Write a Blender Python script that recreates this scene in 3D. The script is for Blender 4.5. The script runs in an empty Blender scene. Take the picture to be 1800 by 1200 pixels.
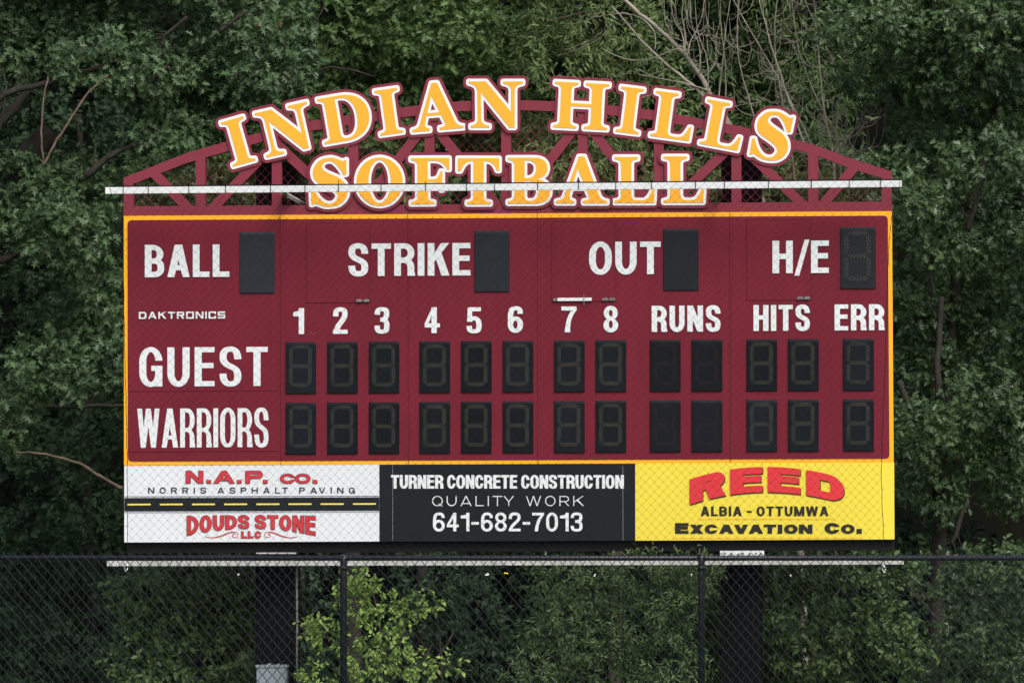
import bpy, math, random, re
import numpy as np
from mathutils import Vector, Matrix, geometry

random.seed(7); RNG = np.random.default_rng(11)
S = bpy.context.scene
COL = S.collection
R = math.radians

# ---------------------------------------------------------------- camera
FPX = 12710.0                              # focal length in pixels of an 1800 px wide picture
CAM = Vector((5.0, -62.0, 1.75))
TILT = math.atan(400.0 / FPX)              # the horizon lies 400 px below the middle
_h = Vector((-5.0, 62.0, 0)).normalized()
FWD = (_h * math.cos(TILT) + Vector((0, 0, math.sin(TILT)))).normalized()
RGT = FWD.cross(Vector((0, 0, 1))).normalized()
UPV = RGT.cross(FWD).normalized()
cam_d = bpy.data.cameras.new("camera"); cam = bpy.data.objects.new("camera", cam_d); COL.objects.link(cam)
cam.matrix_world = Matrix(((RGT.x, UPV.x, -FWD.x, CAM.x), (RGT.y, UPV.y, -FWD.y, CAM.y), (RGT.z, UPV.z, -FWD.z, CAM.z), (0, 0, 0, 1)))
cam_d.sensor_width = 36.0; cam_d.sensor_fit = 'HORIZONTAL'; cam_d.lens = 36.0 * FPX / 1800.0
cam_d.clip_start = 0.5; cam_d.clip_end = 2000
cam_d.dof.use_dof = True; cam_d.dof.focus_distance = 61.9; cam_d.dof.aperture_fstop = 4.8
S.camera = cam

# ---------------------------------------------------------------- light
SUN_EL, SUN_AZ = R(47), R(151)             # azimuth clockwise from +Y: from behind the camera, to the right
w = bpy.data.worlds.new("World"); S.world = w; w.use_nodes = True
nt = w.node_tree; bg = nt.nodes["Background"]
sky = nt.nodes.new("ShaderNodeTexSky"); sky.sky_type = 'NISHITA'; sky.sun_disc = False
sky.sun_elevation = SUN_EL; sky.sun_rotation = SUN_AZ; sky.air_density = 1.0; sky.dust_density = 4.0; sky.ozone_density = 1.0
hs = nt.nodes.new('ShaderNodeHueSaturation'); hs.inputs['Saturation'].default_value = 0.55     # thin cloud pales the blue
nt.links.new(sky.outputs[0], hs.inputs['Color']); nt.links.new(hs.outputs[0], bg.inputs[0]); bg.inputs[1].default_value = 0.15
sun_d = bpy.data.lights.new("sun", 'SUN'); sun_d.energy = 1.35; sun_d.angle = R(28); sun_d.color = (1, 0.97, 0.92)
sun = bpy.data.objects.new("sun", sun_d); COL.objects.link(sun)
sd = Vector((math.sin(SUN_AZ) * math.cos(SUN_EL), math.cos(SUN_AZ) * math.cos(SUN_EL), math.sin(SUN_EL)))
sun.rotation_euler = (-sd).to_track_quat('-Z', 'Y').to_euler(); sun.location = (0, -30, 40)
S.view_settings.view_transform = 'Standard'; S.view_settings.look = 'None'; S.view_settings.gamma = 1
S.view_settings.exposure = 0.55

# ---------------------------------------------------------------- helpers
def at(px, py, Y):
    """the point at depth Y that the photograph shows at pixel (px, py)"""
    d = FWD + RGT * ((px - 900.0) / FPX) + UPV * ((600.0 - py) / FPX)
    t = (Y - CAM.y) / d.y
    return CAM + d * t
def mpp(Y): return (Y - CAM.y) / FPX       # metres per pixel at depth Y

def tag(o, label=None, cat=None, group=None, kind=None):
    for k, v in (("label", label), ("category", cat), ("group", group), ("kind", kind)):
        if v: o[k] = v
    return o
def empty(name, loc, label=None, cat=None, group=None):
    o = bpy.data.objects.new(name, None); COL.objects.link(o); o.location = loc; o.empty_display_size = 0.2
    return tag(o, label, cat, group)
def link(name, me, mat, parent=None, smooth=False):
    o = bpy.data.objects.new(name, me); COL.objects.link(o)
    if mat and not me.materials: me.materials.append(mat)
    if parent:
        o.parent = parent
        o.matrix_parent_inverse = PINV(parent)
    if smooth: me.shade_smooth()
    return o
def PINV(p):
    """children are built in world coordinates: undo where their thing stands"""
    return Matrix.Translation(p.location).inverted() if p.type == 'EMPTY' else Matrix.Identity(4)

class MB:
    """collects shapes; build() links them as one mesh object"""
    def __init__(s): s.v = []; s.f = []
    def add(s, vs, fs):
        b = len(s.v); s.v += [tuple(x) for x in vs]; s.f += [tuple(i + b for i in f) for f in fs]
    def box(s, x0, x1, y0, y1, z0, z1):
        s.add([(x0,y0,z0),(x1,y0,z0),(x1,y1,z0),(x0,y1,z0),(x0,y0,z1),(x1,y0,z1),(x1,y1,z1),(x0,y1,z1)],
              [(0,3,2,1),(4,5,6,7),(0,1,5,4),(1,2,6,5),(2,3,7,6),(3,0,4,7)])
    def slab(s, poly, Y0, Y1):
        """photo polygon (pixels) standing at depth Y0, thick to Y1"""
        n = len(poly); pts = [at(x, y, Y0) for x, y in poly]
        s.add(pts + [Vector((p.x, Y1, p.z)) for p in pts], [tuple(range(n)), tuple(range(2*n-1, n-1, -1))] + [(i, i+n, (i+1) % n + n, (i+1) % n) for i in range(n)])
    def tube(s, path, rad, n=6, cap=True):
        path = [Vector(p) for p in path]; m = len(path)
        rad = rad if isinstance(rad, (list, tuple)) else [rad] * m
        vs, fs = [], []
        for i, p in enumerate(path):
            t = (path[min(i+1, m-1)] - path[max(i-1, 0)])
            t = t.normalized() if t.length > 1e-9 else Vector((0, 0, 1))
            a = t.cross(Vector((0, 1, 0)) if abs(t.y) < .9 else Vector((1, 0, 0))).normalized(); b = t.cross(a)
            for k in range(n):
                c = 2 * math.pi * k / n
                vs.append(p + (a * math.cos(c) + b * math.sin(c)) * rad[i])
        for i in range(m - 1):
            for k in range(n):
                fs.append((i*n+k, i*n+(k+1) % n, (i+1)*n+(k+1) % n, (i+1)*n+k))
        if cap: fs += [tuple(range(n-1, -1, -1)), tuple(range((m-1)*n, m*n))]
        s.add(vs, fs)
    def build(s, name, mat, parent=None, smooth=False):
        me = bpy.data.meshes.new(name); me.from_pydata(s.v, [], s.f); me.update()
        return link(name, me, mat, parent, smooth)

# ---------------------------------------------------------------- materials
def srgb(r, g, b):
    f = lambda c: (c/255/12.92) if c/255 <= .04045 else ((c/255+.055)/1.055)**2.4
    return (f(r), f(g), f(b))
def paint(name, col, rough=.5, var=.06, scale=3.0, metal=0.0, bump=0.0, bscale=80, spec=.18, streak=0.0):
    m = bpy.data.materials.new(name); m.use_nodes = True
    n, l = m.node_tree.nodes, m.node_tree.links; p = n["Principled BSDF"]
    p.inputs["Roughness"].default_value = rough; p.inputs["Metallic"].default_value = metal
    p.inputs["Specular IOR Level"].default_value = spec
    tc = n.new("ShaderNodeTexCoord"); no = n.new("ShaderNodeTexNoise"); no.inputs["Scale"].default_value = scale; no.inputs["Detail"].default_value = 6
    l.new(tc.outputs["Object"], no.inputs["Vector"])
    mr = n.new("ShaderNodeMapRange"); mr.inputs[1].default_value = .3; mr.inputs[2].default_value = .7
    mr.inputs[3].default_value = 1 - var; mr.inputs[4].default_value = 1 + var
    l.new(no.outputs["Fac"], mr.inputs[0])
    fac = mr.outputs[0]
    if streak:                                # rain-washed dirt: fine vertical runs
        mp = n.new("ShaderNodeMapping"); mp.inputs["Scale"].default_value = (14, 1, .7)
        l.new(tc.outputs["Object"], mp.inputs[0])
        n2 = n.new("ShaderNodeTexNoise"); n2.inputs["Scale"].default_value = 2.2; n2.inputs["Detail"].default_value = 5; l.new(mp.outputs[0], n2.inputs["Vector"])
        m2 = n.new("ShaderNodeMapRange"); m2.inputs[1].default_value = .45; m2.inputs[2].default_value = .75; m2.inputs[3].default_value = 1; m2.inputs[4].default_value = 1 - streak
        l.new(n2.outputs["Fac"], m2.inputs[0])
        mu = n.new("ShaderNodeMath"); mu.operation = 'MULTIPLY'; l.new(fac, mu.inputs[0]); l.new(m2.outputs[0], mu.inputs[1]); fac = mu.outputs[0]
    vm = n.new("ShaderNodeVectorMath"); vm.operation = 'SCALE'; vm.inputs[0].default_value = col; l.new(fac, vm.inputs["Scale"])
    l.new(vm.outputs[0], p.inputs["Base Color"])
    if bump:
        nb = n.new("ShaderNodeTexNoise"); nb.inputs["Scale"].default_value = bscale; l.new(tc.outputs["Object"], nb.inputs["Vector"])
        bp = n.new("ShaderNodeBump"); bp.inputs["Strength"].default_value = bump; bp.inputs["Distance"].default_value = .01
        l.new(nb.outputs["Fac"], bp.inputs["Height"]); l.new(bp.outputs[0], p.inputs["Normal"])
    return m
def leafmat(name, dark, light, rough=.42, trans=.20, spec=.28):
    m = bpy.data.materials.new(name); m.use_nodes = True
    n, l = m.node_tree.nodes, m.node_tree.links; p = n["Principled BSDF"]
    p.inputs["Roughness"].default_value = rough; p.inputs["Specular IOR Level"].default_value = spec
    ge = n.new("ShaderNodeNewGeometry"); rp = n.new("ShaderNodeValToRGB")
    e = rp.color_ramp.elements; e[0].color = (*dark, 1); e[1].color = (*light, 1)
    no = n.new("ShaderNodeTexNoise"); no.inputs["Scale"].default_value = 1.3; no.inputs["Detail"].default_value = 3
    l.new(ge.outputs["Position"], no.inputs["Vector"])
    a = n.new("ShaderNodeMath"); a.operation = 'MULTIPLY_ADD'; a.inputs[1].default_value = .55; l.new(ge.outputs["Random Per Island"], a.inputs[0])
    b = n.new("ShaderNodeMath"); b.operation = 'MULTIPLY_ADD'; b.inputs[1].default_value = 1.3; b.inputs[2].default_value = -.42; l.new(no.outputs["Fac"], b.inputs[0])
    l.new(b.outputs[0], a.inputs[2]); l.new(a.outputs[0], rp.inputs[0]); l.new(rp.outputs[0], p.inputs["Base Color"])
    tr = n.new("ShaderNodeBsdfTranslucent"); l.new(rp.outputs[0], tr.inputs[0]); mx = n.new("ShaderNodeMixShader"); mx.inputs[0].default_value = trans
    l.new(p.outputs[0], mx.inputs[1]); l.new(tr.outputs[0], mx.inputs[2]); l.new(mx.outputs[0], n["Material Output"].inputs[0])
    return m

M = {}
M['maroon'] = paint('maroon_paint', (.147, .0135, .027), .5, .10, 1.3, bump=.05, bscale=180, streak=.10, spec=.12)
M['sign_maroon'] = paint('sign_maroon_paint', (.180, .026, .044), .52, .06, 2.0, bump=.06, bscale=120, streak=.08)
M['maroon_dark'] = paint('joint_shadow_maroon', (.045, .006, .010), .7, .05)
M['scuff'] = paint('scuffed_paint', (.36, .20, .18), .7, .2, 40)
M['gold'] = paint('gold_vinyl', (.84, .385, .022), .5, .03, 1.5)
M['letter_gold'] = paint('letter_gold_vinyl', (.78, .355, .032), .5, .035, 1.5)
M['white'] = paint('white_vinyl', (.655, .675, .70), .5, .035, 2.0)
M['panel_white'] = paint('white_banner', (.645, .665, .70), .5, .03, 1.2, streak=.05)
M['pole_white'] = paint('white_steel', (.60, .62, .64), .45, .05, 2.5, streak=.10)
M['pole_dirty'] = paint('weathered_white_steel', (.42, .42, .41), .5, .18, 4.0, streak=.15)
M['digit'] = paint('digit_mask', (.0055, .0072, .0105), .45, .25, 5.0, spec=.10)
M['digit_big'] = paint('large_digit_mask', (.0145, .0175, .0225), .55, .15, 3.0, spec=.12)
for k_ in ('digit', 'digit_big'):
    n_, l_ = M[k_].node_tree.nodes, M[k_].node_tree.links; oi = n_.new('ShaderNodeObjectInfo'); mr_ = n_.new('ShaderNodeMapRange'); mr_.inputs[3].default_value = .75; mr_.inputs[4].default_value = 1.4
    l_.new(oi.outputs['Random'], mr_.inputs[0]); vm_ = n_.new('ShaderNodeVectorMath'); vm_.operation = 'SCALE'; pb = n_['Principled BSDF']
    l_.new(pb.inputs['Base Color'].links[0].from_socket, vm_.inputs[0]); l_.new(mr_.outputs[0], vm_.inputs['Scale']); l_.new(vm_.outputs[0], pb.inputs['Base Color'])
M['led'] = paint('amber_lens', (.36, .33, .21), .35, .3, 30)
M['led_red'] = paint('dim_red_lens', (.10, .030, .034), .35, .3, 30)
M['led_dark'] = paint('dark_red_lens', (.030, .020, .022), .35, .3, 30)
M['panel_black'] = paint('charcoal_banner', (.0125, .0155, .0190), .5, .08, 1.5, streak=.08, spec=.08)
M['road'] = paint('printed_asphalt', (.0145, .0175, .022), .5, .1, 6, spec=.08)
M['panel_yellow'] = paint('lemon_banner', (.72, .58, .060), .5, .02, 1.0)
M['red'] = paint('red_vinyl', (.60, .037, .045), .5, .04, 2)
M['crimson'] = paint('crimson_vinyl', (.50, .040, .052), .5, .06, 2)
M['ink'] = paint('black_ink', (.026, .022, .016), .5, .08, 3)
M['navy'] = paint('navy_ink', (.012, .014, .05), .5, .05, 3)
M['dash'] = paint('lane_yellow', (.85, .66, .09), .5, .03, 3)
M['orange'] = paint('orange_rule', (.85, .34, .03), .5, .03, 3)
M['grey_rule'] = paint('grey_rule', (.30, .29, .36), .5, .05, 3)
M['net'] = paint('black_twine', (.005, .005, .0065), .7, .2, 20, spec=.2)
M['black_steel'] = paint('black_steel', (.0040, .0042, .0052), .6, .15, 2, bump=.1, bscale=60, spec=.06)
M['beam'] = paint('black_beam_steel', (.007, .007, .0085), .6, .2, 2, spec=.15)
M['fence'] = paint('black_vinyl_wire', (.010, .012, .017), .34, .15, 6, spec=.38)
M['rail'] = paint('black_powder_coat', (.009, .011, .017), .35, .12, 4, spec=.4)
M['zinc'] = paint('bright_zinc', (.75, .76, .78), .25, .1, 20, metal=1.0)
M['latch'] = paint('worn_zinc', (.20, .20, .20), .5, .5, 90, metal=.3)
M['grey_box'] = paint('grey_enamel', (.21, .245, .275), .42, .05, 4)
M['conduit'] = paint('grey_conduit', (.13, .13, .125), .5, .2, 8)
M['bark'] = paint('bark', (.055, .045, .036), .9, .45, 7, bump=.6, bscale=25, spec=.15)
M['bark_dark'] = paint('dark_bark', (.030, .026, .022), .9, .4, 7, bump=.6, bscale=25, spec=.15)
M['dead'] = paint('dead_wood', (.23, .205, .165), .85, .45, 8, bump=.5, bscale=30, spec=.15)
M['dead_pink'] = paint('dead_twig', (.25, .215, .18), .85, .35, 10, spec=.15)
M['broken'] = paint('broken_wood', (.115, .085, .062), .85, .5, 9, spec=.15)
M['oak'] = leafmat('oak_leaf', (.026, .056, .023), (.100, .162, .072))
M['oak_far'] = leafmat('far_oak_leaf', (.032, .066, .020), (.120, .195, .062))
M['oak_right'] = leafmat('glossy_oak_leaf', (.022, .050, .019), (.092, .148, .058), rough=.38, spec=.4)
M['willow'] = leafmat('narrow_leaf', (.062, .100, .030), (.165, .225, .085), rough=.5)
M['lime'] = leafmat('young_leaf', (.14, .235, .045), (.31, .44, .125), rough=.5, trans=.3)
M['shrub'] = leafmat('shrub_leaf', (.040, .080, .024), (.108, .162, .060), rough=.42)
M['vine'] = leafmat('broad_leaf', (.026, .058, .016), (.095, .145, .042), rough=.45)
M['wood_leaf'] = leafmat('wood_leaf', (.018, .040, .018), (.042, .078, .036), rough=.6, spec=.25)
M['rust_leaf'] = leafmat('withered_leaf', (.14, .045, .015), (.26, .10, .03), rough=.6)
M['soil'] = paint('forest_floor', (.012, .012, .008), .95, .4, 2, spec=.1)
M['grass'] = paint('mown_grass', (.05, .085, .028), .9, .3, 1.5, spec=.15)

# ---------------------------------------------------------------- flat shapes: polygons painted with + and -, joined by a constrained triangulation
def svg(d, n=10):
    tk = re.findall(r"[MLCZ]|-?[\d.]+", d); out = []; i = 0; cur = (0, 0)
    while i < len(tk):
        c = tk[i]; i += 1
        if c in 'ML':
            while i < len(tk) and tk[i] not in 'MLCZ':
                cur = (float(tk[i]), float(tk[i+1])); i += 2; out.append(cur)
        elif c == 'C':
            while i < len(tk) and tk[i] not in 'MLCZ':
                q = [float(x) for x in tk[i:i+6]]; i += 6; p0 = cur
                for k in range(1, n + 1):
                    t = k / n; u = 1 - t
                    out.append((u**3*p0[0]+3*u*u*t*q[0]+3*u*t*t*q[2]+t**3*q[4], u**3*p0[1]+3*u*u*t*q[1]+3*u*t*t*q[3]+t**3*q[5]))
                cur = (q[4], q[5])
    r = []
    for p in out:
        if not r or abs(p[0]-r[-1][0]) + abs(p[1]-r[-1][1]) > 1e-9: r.append(p)
    if abs(r[0][0]-r[-1][0]) + abs(r[0][1]-r[-1][1]) < 1e-9: r.pop()
    return r
def area(p): return .5 * sum(p[i-1][0]*p[i][1] - p[i][0]*p[i-1][1] for i in range(len(p)))
def solve(ops):
    """ops: [(sign, polygon)] painted in order -> (2-D vertices, triangles)"""
    ps = [(s, p) for s, p in ops if len(p) >= 3 and abs(area(p)) > 1e-12]
    al = np.array([q for s, p in ps for q in p], float); lo, hi = al.min(0), al.max(0); mid = (lo+hi)/2; sc = 2/max((hi-lo).max(), 1e-9)
    vs, es = [], []
    for s, p in ps:
        b = len(vs); vs += [Vector(((q[0]-mid[0])*sc, (q[1]-mid[1])*sc)) for q in p]; es += [(b+i, b+(i+1) % len(p)) for i in range(len(p))]
    v, e, f, ov, oe, of = geometry.delaunay_2d_cdt(vs, es, [], 0, 2e-6, False)
    V = np.array([(p.x, p.y) for p in v]); F = np.array([tuple(t) for t in f]); C = V[F].mean(1)
    ins = np.zeros(len(F), bool)
    for s, p in ps:
        q = (np.array(p, float)-mid)*sc; l, h = q.min(0), q.max(0)
        ix = np.where((C[:, 0] > l[0]) & (C[:, 0] < h[0]) & (C[:, 1] > l[1]) & (C[:, 1] < h[1]))[0]
        if not len(ix): continue
        c = C[ix]; odd = np.zeros(len(ix), bool); x1, y1 = q[-1]
        for x2, y2 in q:
            if y1 != y2: odd ^= ((y1 > c[:, 1]) != (y2 > c[:, 1])) & (c[:, 0] < (x2-x1)*(c[:, 1]-y1)/(y2-y1)+x1)
            x1, y1 = x2, y2
        ins[ix[odd]] = (s == '+')
    A = V[F]; ar = np.abs((A[:, 1, 0]-A[:, 0, 0])*(A[:, 2, 1]-A[:, 0, 1])-(A[:, 2, 0]-A[:, 0, 0])*(A[:, 1, 1]-A[:, 0, 1]))
    keep = [tuple(t) for t in F[ins & (ar > 1e-11)].tolist()]
    W = V/sc + mid
    return [tuple(p) for p in W.tolist()], keep
def outline(v, f):
    """boundary edges of a solved shape, interior on their left"""
    cnt = {}
    for t in f:
        for i in range(len(t)): cnt[(t[i], t[(i+1) % len(t)])] = 1
    return [(a, b) for (a, b) in cnt if (b, a) not in cnt]
def grow(v, f, r, nd=14):
    """the solved shape widened by r with round corners"""
    ops = [('+', [v[i] for i in t]) for t in f]
    for a, b in outline(v, f):
        A, B = v[a], v[b]; dx, dy = B[0]-A[0], B[1]-A[1]; L = math.hypot(dx, dy)
        if L < 1e-6: continue
        nx, ny = dy/L*r, -dx/L*r
        ops.append(('+', [A, (A[0]+nx, A[1]+ny), (B[0]+nx, B[1]+ny), B]))
        a0 = random.random()
        ops.append(('+', [(A[0]+r*math.cos(a0+2*math.pi*k/nd), A[1]+r*math.sin(a0+2*math.pi*k/nd)) for k in range(nd)]))
    return solve(ops)
def flat_mesh(name, v, f, fn, Y, mat, parent=None, thick=0.0):
    """v are mapped to photo pixels by fn, then stood at depth Y; thick gives side walls behind"""
    pts = [at(*fn(*p), Y) for p in v]
    used = sorted({i for t in f for i in t}); mp = {o: k for k, o in enumerate(used)}
    V = [pts[i] for i in used]; F = []
    for t in f:
        q = [mp[i] for i in t]; a, b, c = (V[k] for k in q[:3])
        if (b - a).cross(c - a).y > 0: q = q[::-1]
        F.append(tuple(q))
    if thick:
        n = len(V); E = outline(V, F)
        V = V + [Vector((p.x, p.y + thick, p.z)) for p in V]
        F = F + [tuple(i + n for i in reversed(t)) for t in F] + [(b, a, a + n, b + n) for a, b in E]
    me = bpy.data.meshes.new(name); me.from_pydata(V, [], F); me.update()
    return link(name, me, mat, parent)
ident = lambda x, y: (x, y)

# ---------------------------------------------------------------- sans capitals of any width and weight (cap height 1, y up)
def rect(x0, y0, x1, y1): return [(x0, y0), (x1, y0), (x1, y1), (x0, y1)]
def rr(x0, y0, x1, y1, rx, ry, c='1111', n=9):
    """rectangle with rounded corners; c says which: bottom-left, bottom-right, top-right, top-left"""
    rx = min(rx, (x1-x0)/2 if c not in ('0110', '1001') else (x1-x0)); ry = min(ry, (y1-y0)/2 if c not in ('1100', '0011') else (y1-y0)); o = []
    for k, (cx, cy, a0, px, py) in enumerate(((x0+rx, y0+ry, 180, x0, y0), (x1-rx, y0+ry, 270, x1, y0), (x1-rx, y1-ry, 0, x1, y1), (x0+rx, y1-ry, 90, x0, y1))):
        if c[k] == '1' and rx > 0 and ry > 0:
            o += [(cx+rx*math.cos(R(a0+90*j/n)), cy+ry*math.sin(R(a0+90*j/n))) for j in range(n+1)]
        else: o.append((px, py))
    return o
def pen(path, a, b):
    """a line drawn with an elliptical nib a wide and b high"""
    o = []; L, Rr = [], []
    for i, p in enumerate(path):
        q0, q1 = path[max(i-1, 0)], path[min(i+1, len(path)-1)]
        dx, dy = q1[0]-q0[0], q1[1]-q0[1]; l = math.hypot(dx, dy) or 1
        nx, ny = -dy/l*a/2, dx/l*b/2
        L.append((p[0]+nx, p[1]+ny)); Rr.append((p[0]-nx, p[1]-ny))
    for i in range(len(path)-1):
        o += [('+', [L[i], L[i+1], Rr[i+1]]), ('+', [L[i], Rr[i+1], Rr[i]])]
    return o
REL = dict(I=None, L=.88, T=1.0, E=.93, F=.9, H=1.06, O=1.1, C=1.05, G=1.08, U=1.04, B=1.02, D=1.06, P=1.0, R=1.04, S=1.02, A=1.17, V=1.12, W=1.6, M=1.35,
           N=1.08, K=1.1, X=1.1, Y=1.1, Q=1.12)
def glyph(ch, W, a, b, sq=0.0):
    """the letter as + and - polygons in a box W wide and 1 high; a and b are stem and bar; sq>0 gives square corners of that radius"""
    def bow(x0, y0, x1, y1, c='1111'):
        w_, h_ = x1-x0, y1-y0
        rx = sq if sq else w_*(.5 if c == '1111' or c in ('1100', '0011') else .72); ry = sq if sq else min(h_*.5, max(w_*.62, .3*h_))
        if c in ('0110',): rx = sq if sq else min(w_*.75, h_*.62); ry = sq if sq else h_*.5
        ir = max(rx - a, .0); jr = max(ry - b, .0)
        return [('+', rr(x0, y0, x1, y1, rx, ry, c)), ('-', rr(x0+a, y0+b, x1-a, y1-b, ir, jr, c))]
    P = '+'
    if ch == 'I': return [(P, rect(0, 0, a, 1))]
    if ch == 'L': return [(P, rect(0, 0, a, 1)), (P, rect(0, 0, W, b))]
    if ch == 'T': return [(P, rect(0, 1-b, W, 1)), (P, rect(W/2-a/2, 0, W/2+a/2, 1))]
    if ch in 'EF':
        o = [(P, rect(0, 0, a, 1)), (P, rect(0, 1-b, W, 1)), (P, rect(0, .53-b/2, W*.95, .53+b/2))]
        return o + ([(P, rect(0, 0, W, b))] if ch == 'E' else [])
    if ch == 'H': return [(P, rect(0, 0, a, 1)), (P, rect(W-a, 0, W, 1)), (P, rect(0, .52-b/2, W, .52+b/2))]
    if ch in 'O0Q':
        o = bow(0, -.012, W, 1.012)
        if ch == 'Q': o += [(P, [(W*.55, .25), (W*.55+a, .25), (W+a*.2, -.03), (W-a*1.1, -.03)])]
        return o
    if ch == 'C': return bow(0, -.012, W, 1.012) + [('-', rect(W*.52, .37, W+1, .64))]
    if ch == 'G':
        o = bow(0, -.012, W, 1.012) + [('-', rect(W*.52, .3, W+1, .66))]
        return o + [(P, rect(W-a, 0 if not sq else .05, W, .53)), (P, rect(W*.52, .53-b, W, .53))]
    if ch == 'U':
        rx = sq or W/2; ry = sq or min(.5, max(W*.6, .3))
        return [(P, rr(0, -.012, W, 1, rx, ry, '1100')), ('-', rr(a, b, W-a, 1.2, max(rx-a, 0), max(ry-b, 0), '1100'))]
    if ch == 'D':
        sq *= 2.6
        return bow(0, 0, W, 1, '0110')
    if ch == 'B':
        return bow(0, .5-b*.5, W*.96, 1, '0110') + [(P, rr(0, 0, W, .5+b*.5, sq or W*.5, sq or .25, '0110'))] + \
               [('-', rr(a, b, W-a, .5-b*.5, max((sq or W*.5)-a, 0), max((sq or .25)-b, 0), '0110')), ('-', rr(a, .5+b*.5, W*.96-a, 1-b, max((sq or W*.5)-a, 0), max((sq or .25)-b, 0), '0110'))]
    if ch == 'P': return bow(0, .40, W, 1, '0110') + [(P, rect(0, 0, a, 1))]
    if ch == 'R':
        if sq or W > .95:
            return bow(0, .40, W*.97, 1, '0110') + [(P, rect(0, 0, a, 1)), (P, [(W*.42, .5), (W*.42+a*1.1, .5), (W, 0), (W-a*1.25, 0)])]
        o = [(P, rr(0, -.6, W*.99, .40+b, W*.55, .28, '0110')), ('-', rr(a, -.7, W*.99-a, .40, W*.2, .14, '0110')), ('-', rect(-1, -2, W+1, 0))]
        o += [(P, rr(0, .40, W, 1, W*.5, .3, '0110')), ('-', rr(a, .40+b, W-a, 1-b, max(W*.5-a, 0), max(.3-b, 0), '0110'))]
        return o + [(P, rect(0, 0, a, 1)), (P, rect(W*.99-a*.6, 0, W*1.03, .10))]
    if ch == 'S':
        if sq:
            return [(P, rect(0, 0, W, b)), (P, rect(0, .5-b/2, W, .5+b/2)), (P, rect(0, 1-b, W, 1)), (P, rect(0, .5, a, 1)), (P, rect(W-a, 0, W, .5))]
        t, u = 1.012-b/2, b/2-.012; x0, x1 = a/2, W-a/2; m = W/2
        d = f"M{x1} .685 C{x1} {t-.07} {m+W*.2} {t} {m} {t} C{m-W*.24} {t} {x0} {t-.07} {x0} .75 C{x0} .61 {m-W*.22} .565 {m} .505 C{m+W*.24} .44 {x1} .40 {x1} .255 C{x1} {u+.07} {m+W*.24} {u} {m} {u} C{m-W*.2} {u} {x0} {u+.07} {x0} .32"
        return pen(svg(d, 9), a, b)
    if ch == 'A':
        t = a*.56
        lx = lambda y: (W/2-t)*y
        return [(P, [(0, 0), (a*1.04, 0), (W/2+t, 1), (W/2-t, 1)]), (P, [(W-a*1.04, 0), (W, 0), (W/2+t, 1), (W/2-t, 1)]),
                (P, [(lx(.21)+a*.4, .21), (W-lx(.21)-a*.4, .21), (W-lx(.21+b)-a*.4, .21+b*.95), (lx(.21+b)+a*.4, .21+b*.95)])]
    if ch == 'V':
        t = a*.56
        return [(P, [(0, 1), (a*1.04, 1), (W/2+t, 0), (W/2-t, 0)]), (P, [(W-a*1.04, 1), (W, 1), (W/2+t, 0), (W/2-t, 0)])]
    if ch == 'W':
        t = a*.5; q = W*.27; o = []
        for x0, x1 in ((0, q-t), (W/2-t, q-t), (W/2-t, W-q-t), (W-2*t, W-q-t)):
            o.append((P, [(x0, 1), (x0+2*t, 1), (x1+2*t, 0), (x1, 0)]))
        return o
    if ch == 'M': return [(P, rect(0, 0, a, 1)), (P, rect(W-a, 0, W, 1)), (P, [(0, 1), (a*1.15, 1), (W/2+a*.5, 0), (W/2-a*.5, 0)]), (P, [(W, 1), (W-a*1.15, 1), (W/2-a*.5, 0), (W/2+a*.5, 0)])]
    if ch == 'N': return [(P, rect(0, 0, a, 1)), (P, rect(W-a, 0, W, 1)), (P, [(0, 1), (min(a*1.15, W*.36), 1), (W, 0), (W-min(a*1.15, W*.36), 0)])]
    if ch == 'K': return [(P, rect(0, 0, a, 1)), (P, [(a*.6, .33), (a*.6, .33+a*1.15), (W-a*1.2, 1), (W, 1)]), (P, [(W*.30+a*.2, .55), (W*.30+a*1.1, .70), (W*1.02, 0), (W*1.02-a*1.2, 0)])]
    if ch == 'X': return [(P, [(0, 0), (a*1.2, 0), (W, 1), (W-a*1.2, 1)]), (P, [(0, 1), (a*1.2, 1), (W, 0), (W-a*1.2, 0)])]
    if ch == 'Y': return [(P, rect(W/2-a/2, 0, W/2+a/2, .48)), (P, [(0, 1), (a*1.15, 1), (W/2+a/2, .42), (W/2-a/2, .42)]), (P, [(W, 1), (W-a*1.15, 1), (W/2-a/2, .42), (W/2+a/2, .42)])]
    if ch == '.': return [(P, rect(0, 0, a, a*.9))]
    if ch == '-': return [(P, rect(0, .36, W, .36+b))]
    if ch == '/': return [(P, [(0, -.08), (a*.72, -.08), (W, 1.03), (W-a*.72, 1.03)])]
    if ch == '1':
        x = W-a
        return [(P, rect(x, 0, W, 1)), (P, [(0, .84-b*.98), (x+.01, .84-b*.98), (x+.01, 1), (x+a*.1, 1), (x-.02, .89), (0, .84)])]
    if ch == '2':
        t = 1.012-b/2
        d = f"M{a/2} .67 C{a/2} {t-.05} {W*.24} {t} {W/2} {t} C{W*.8} {t} {W-a/2} {t-.06} {W-a/2} .74 C{W-a/2} .52 {a*.75} .38 {a*.6} {b*.4}"
        return pen(svg(d, 9), a, b*1.06) + [(P, rect(0, 0, W, b)), ('-', rect(-1, -1, W+1, 0))]
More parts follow.
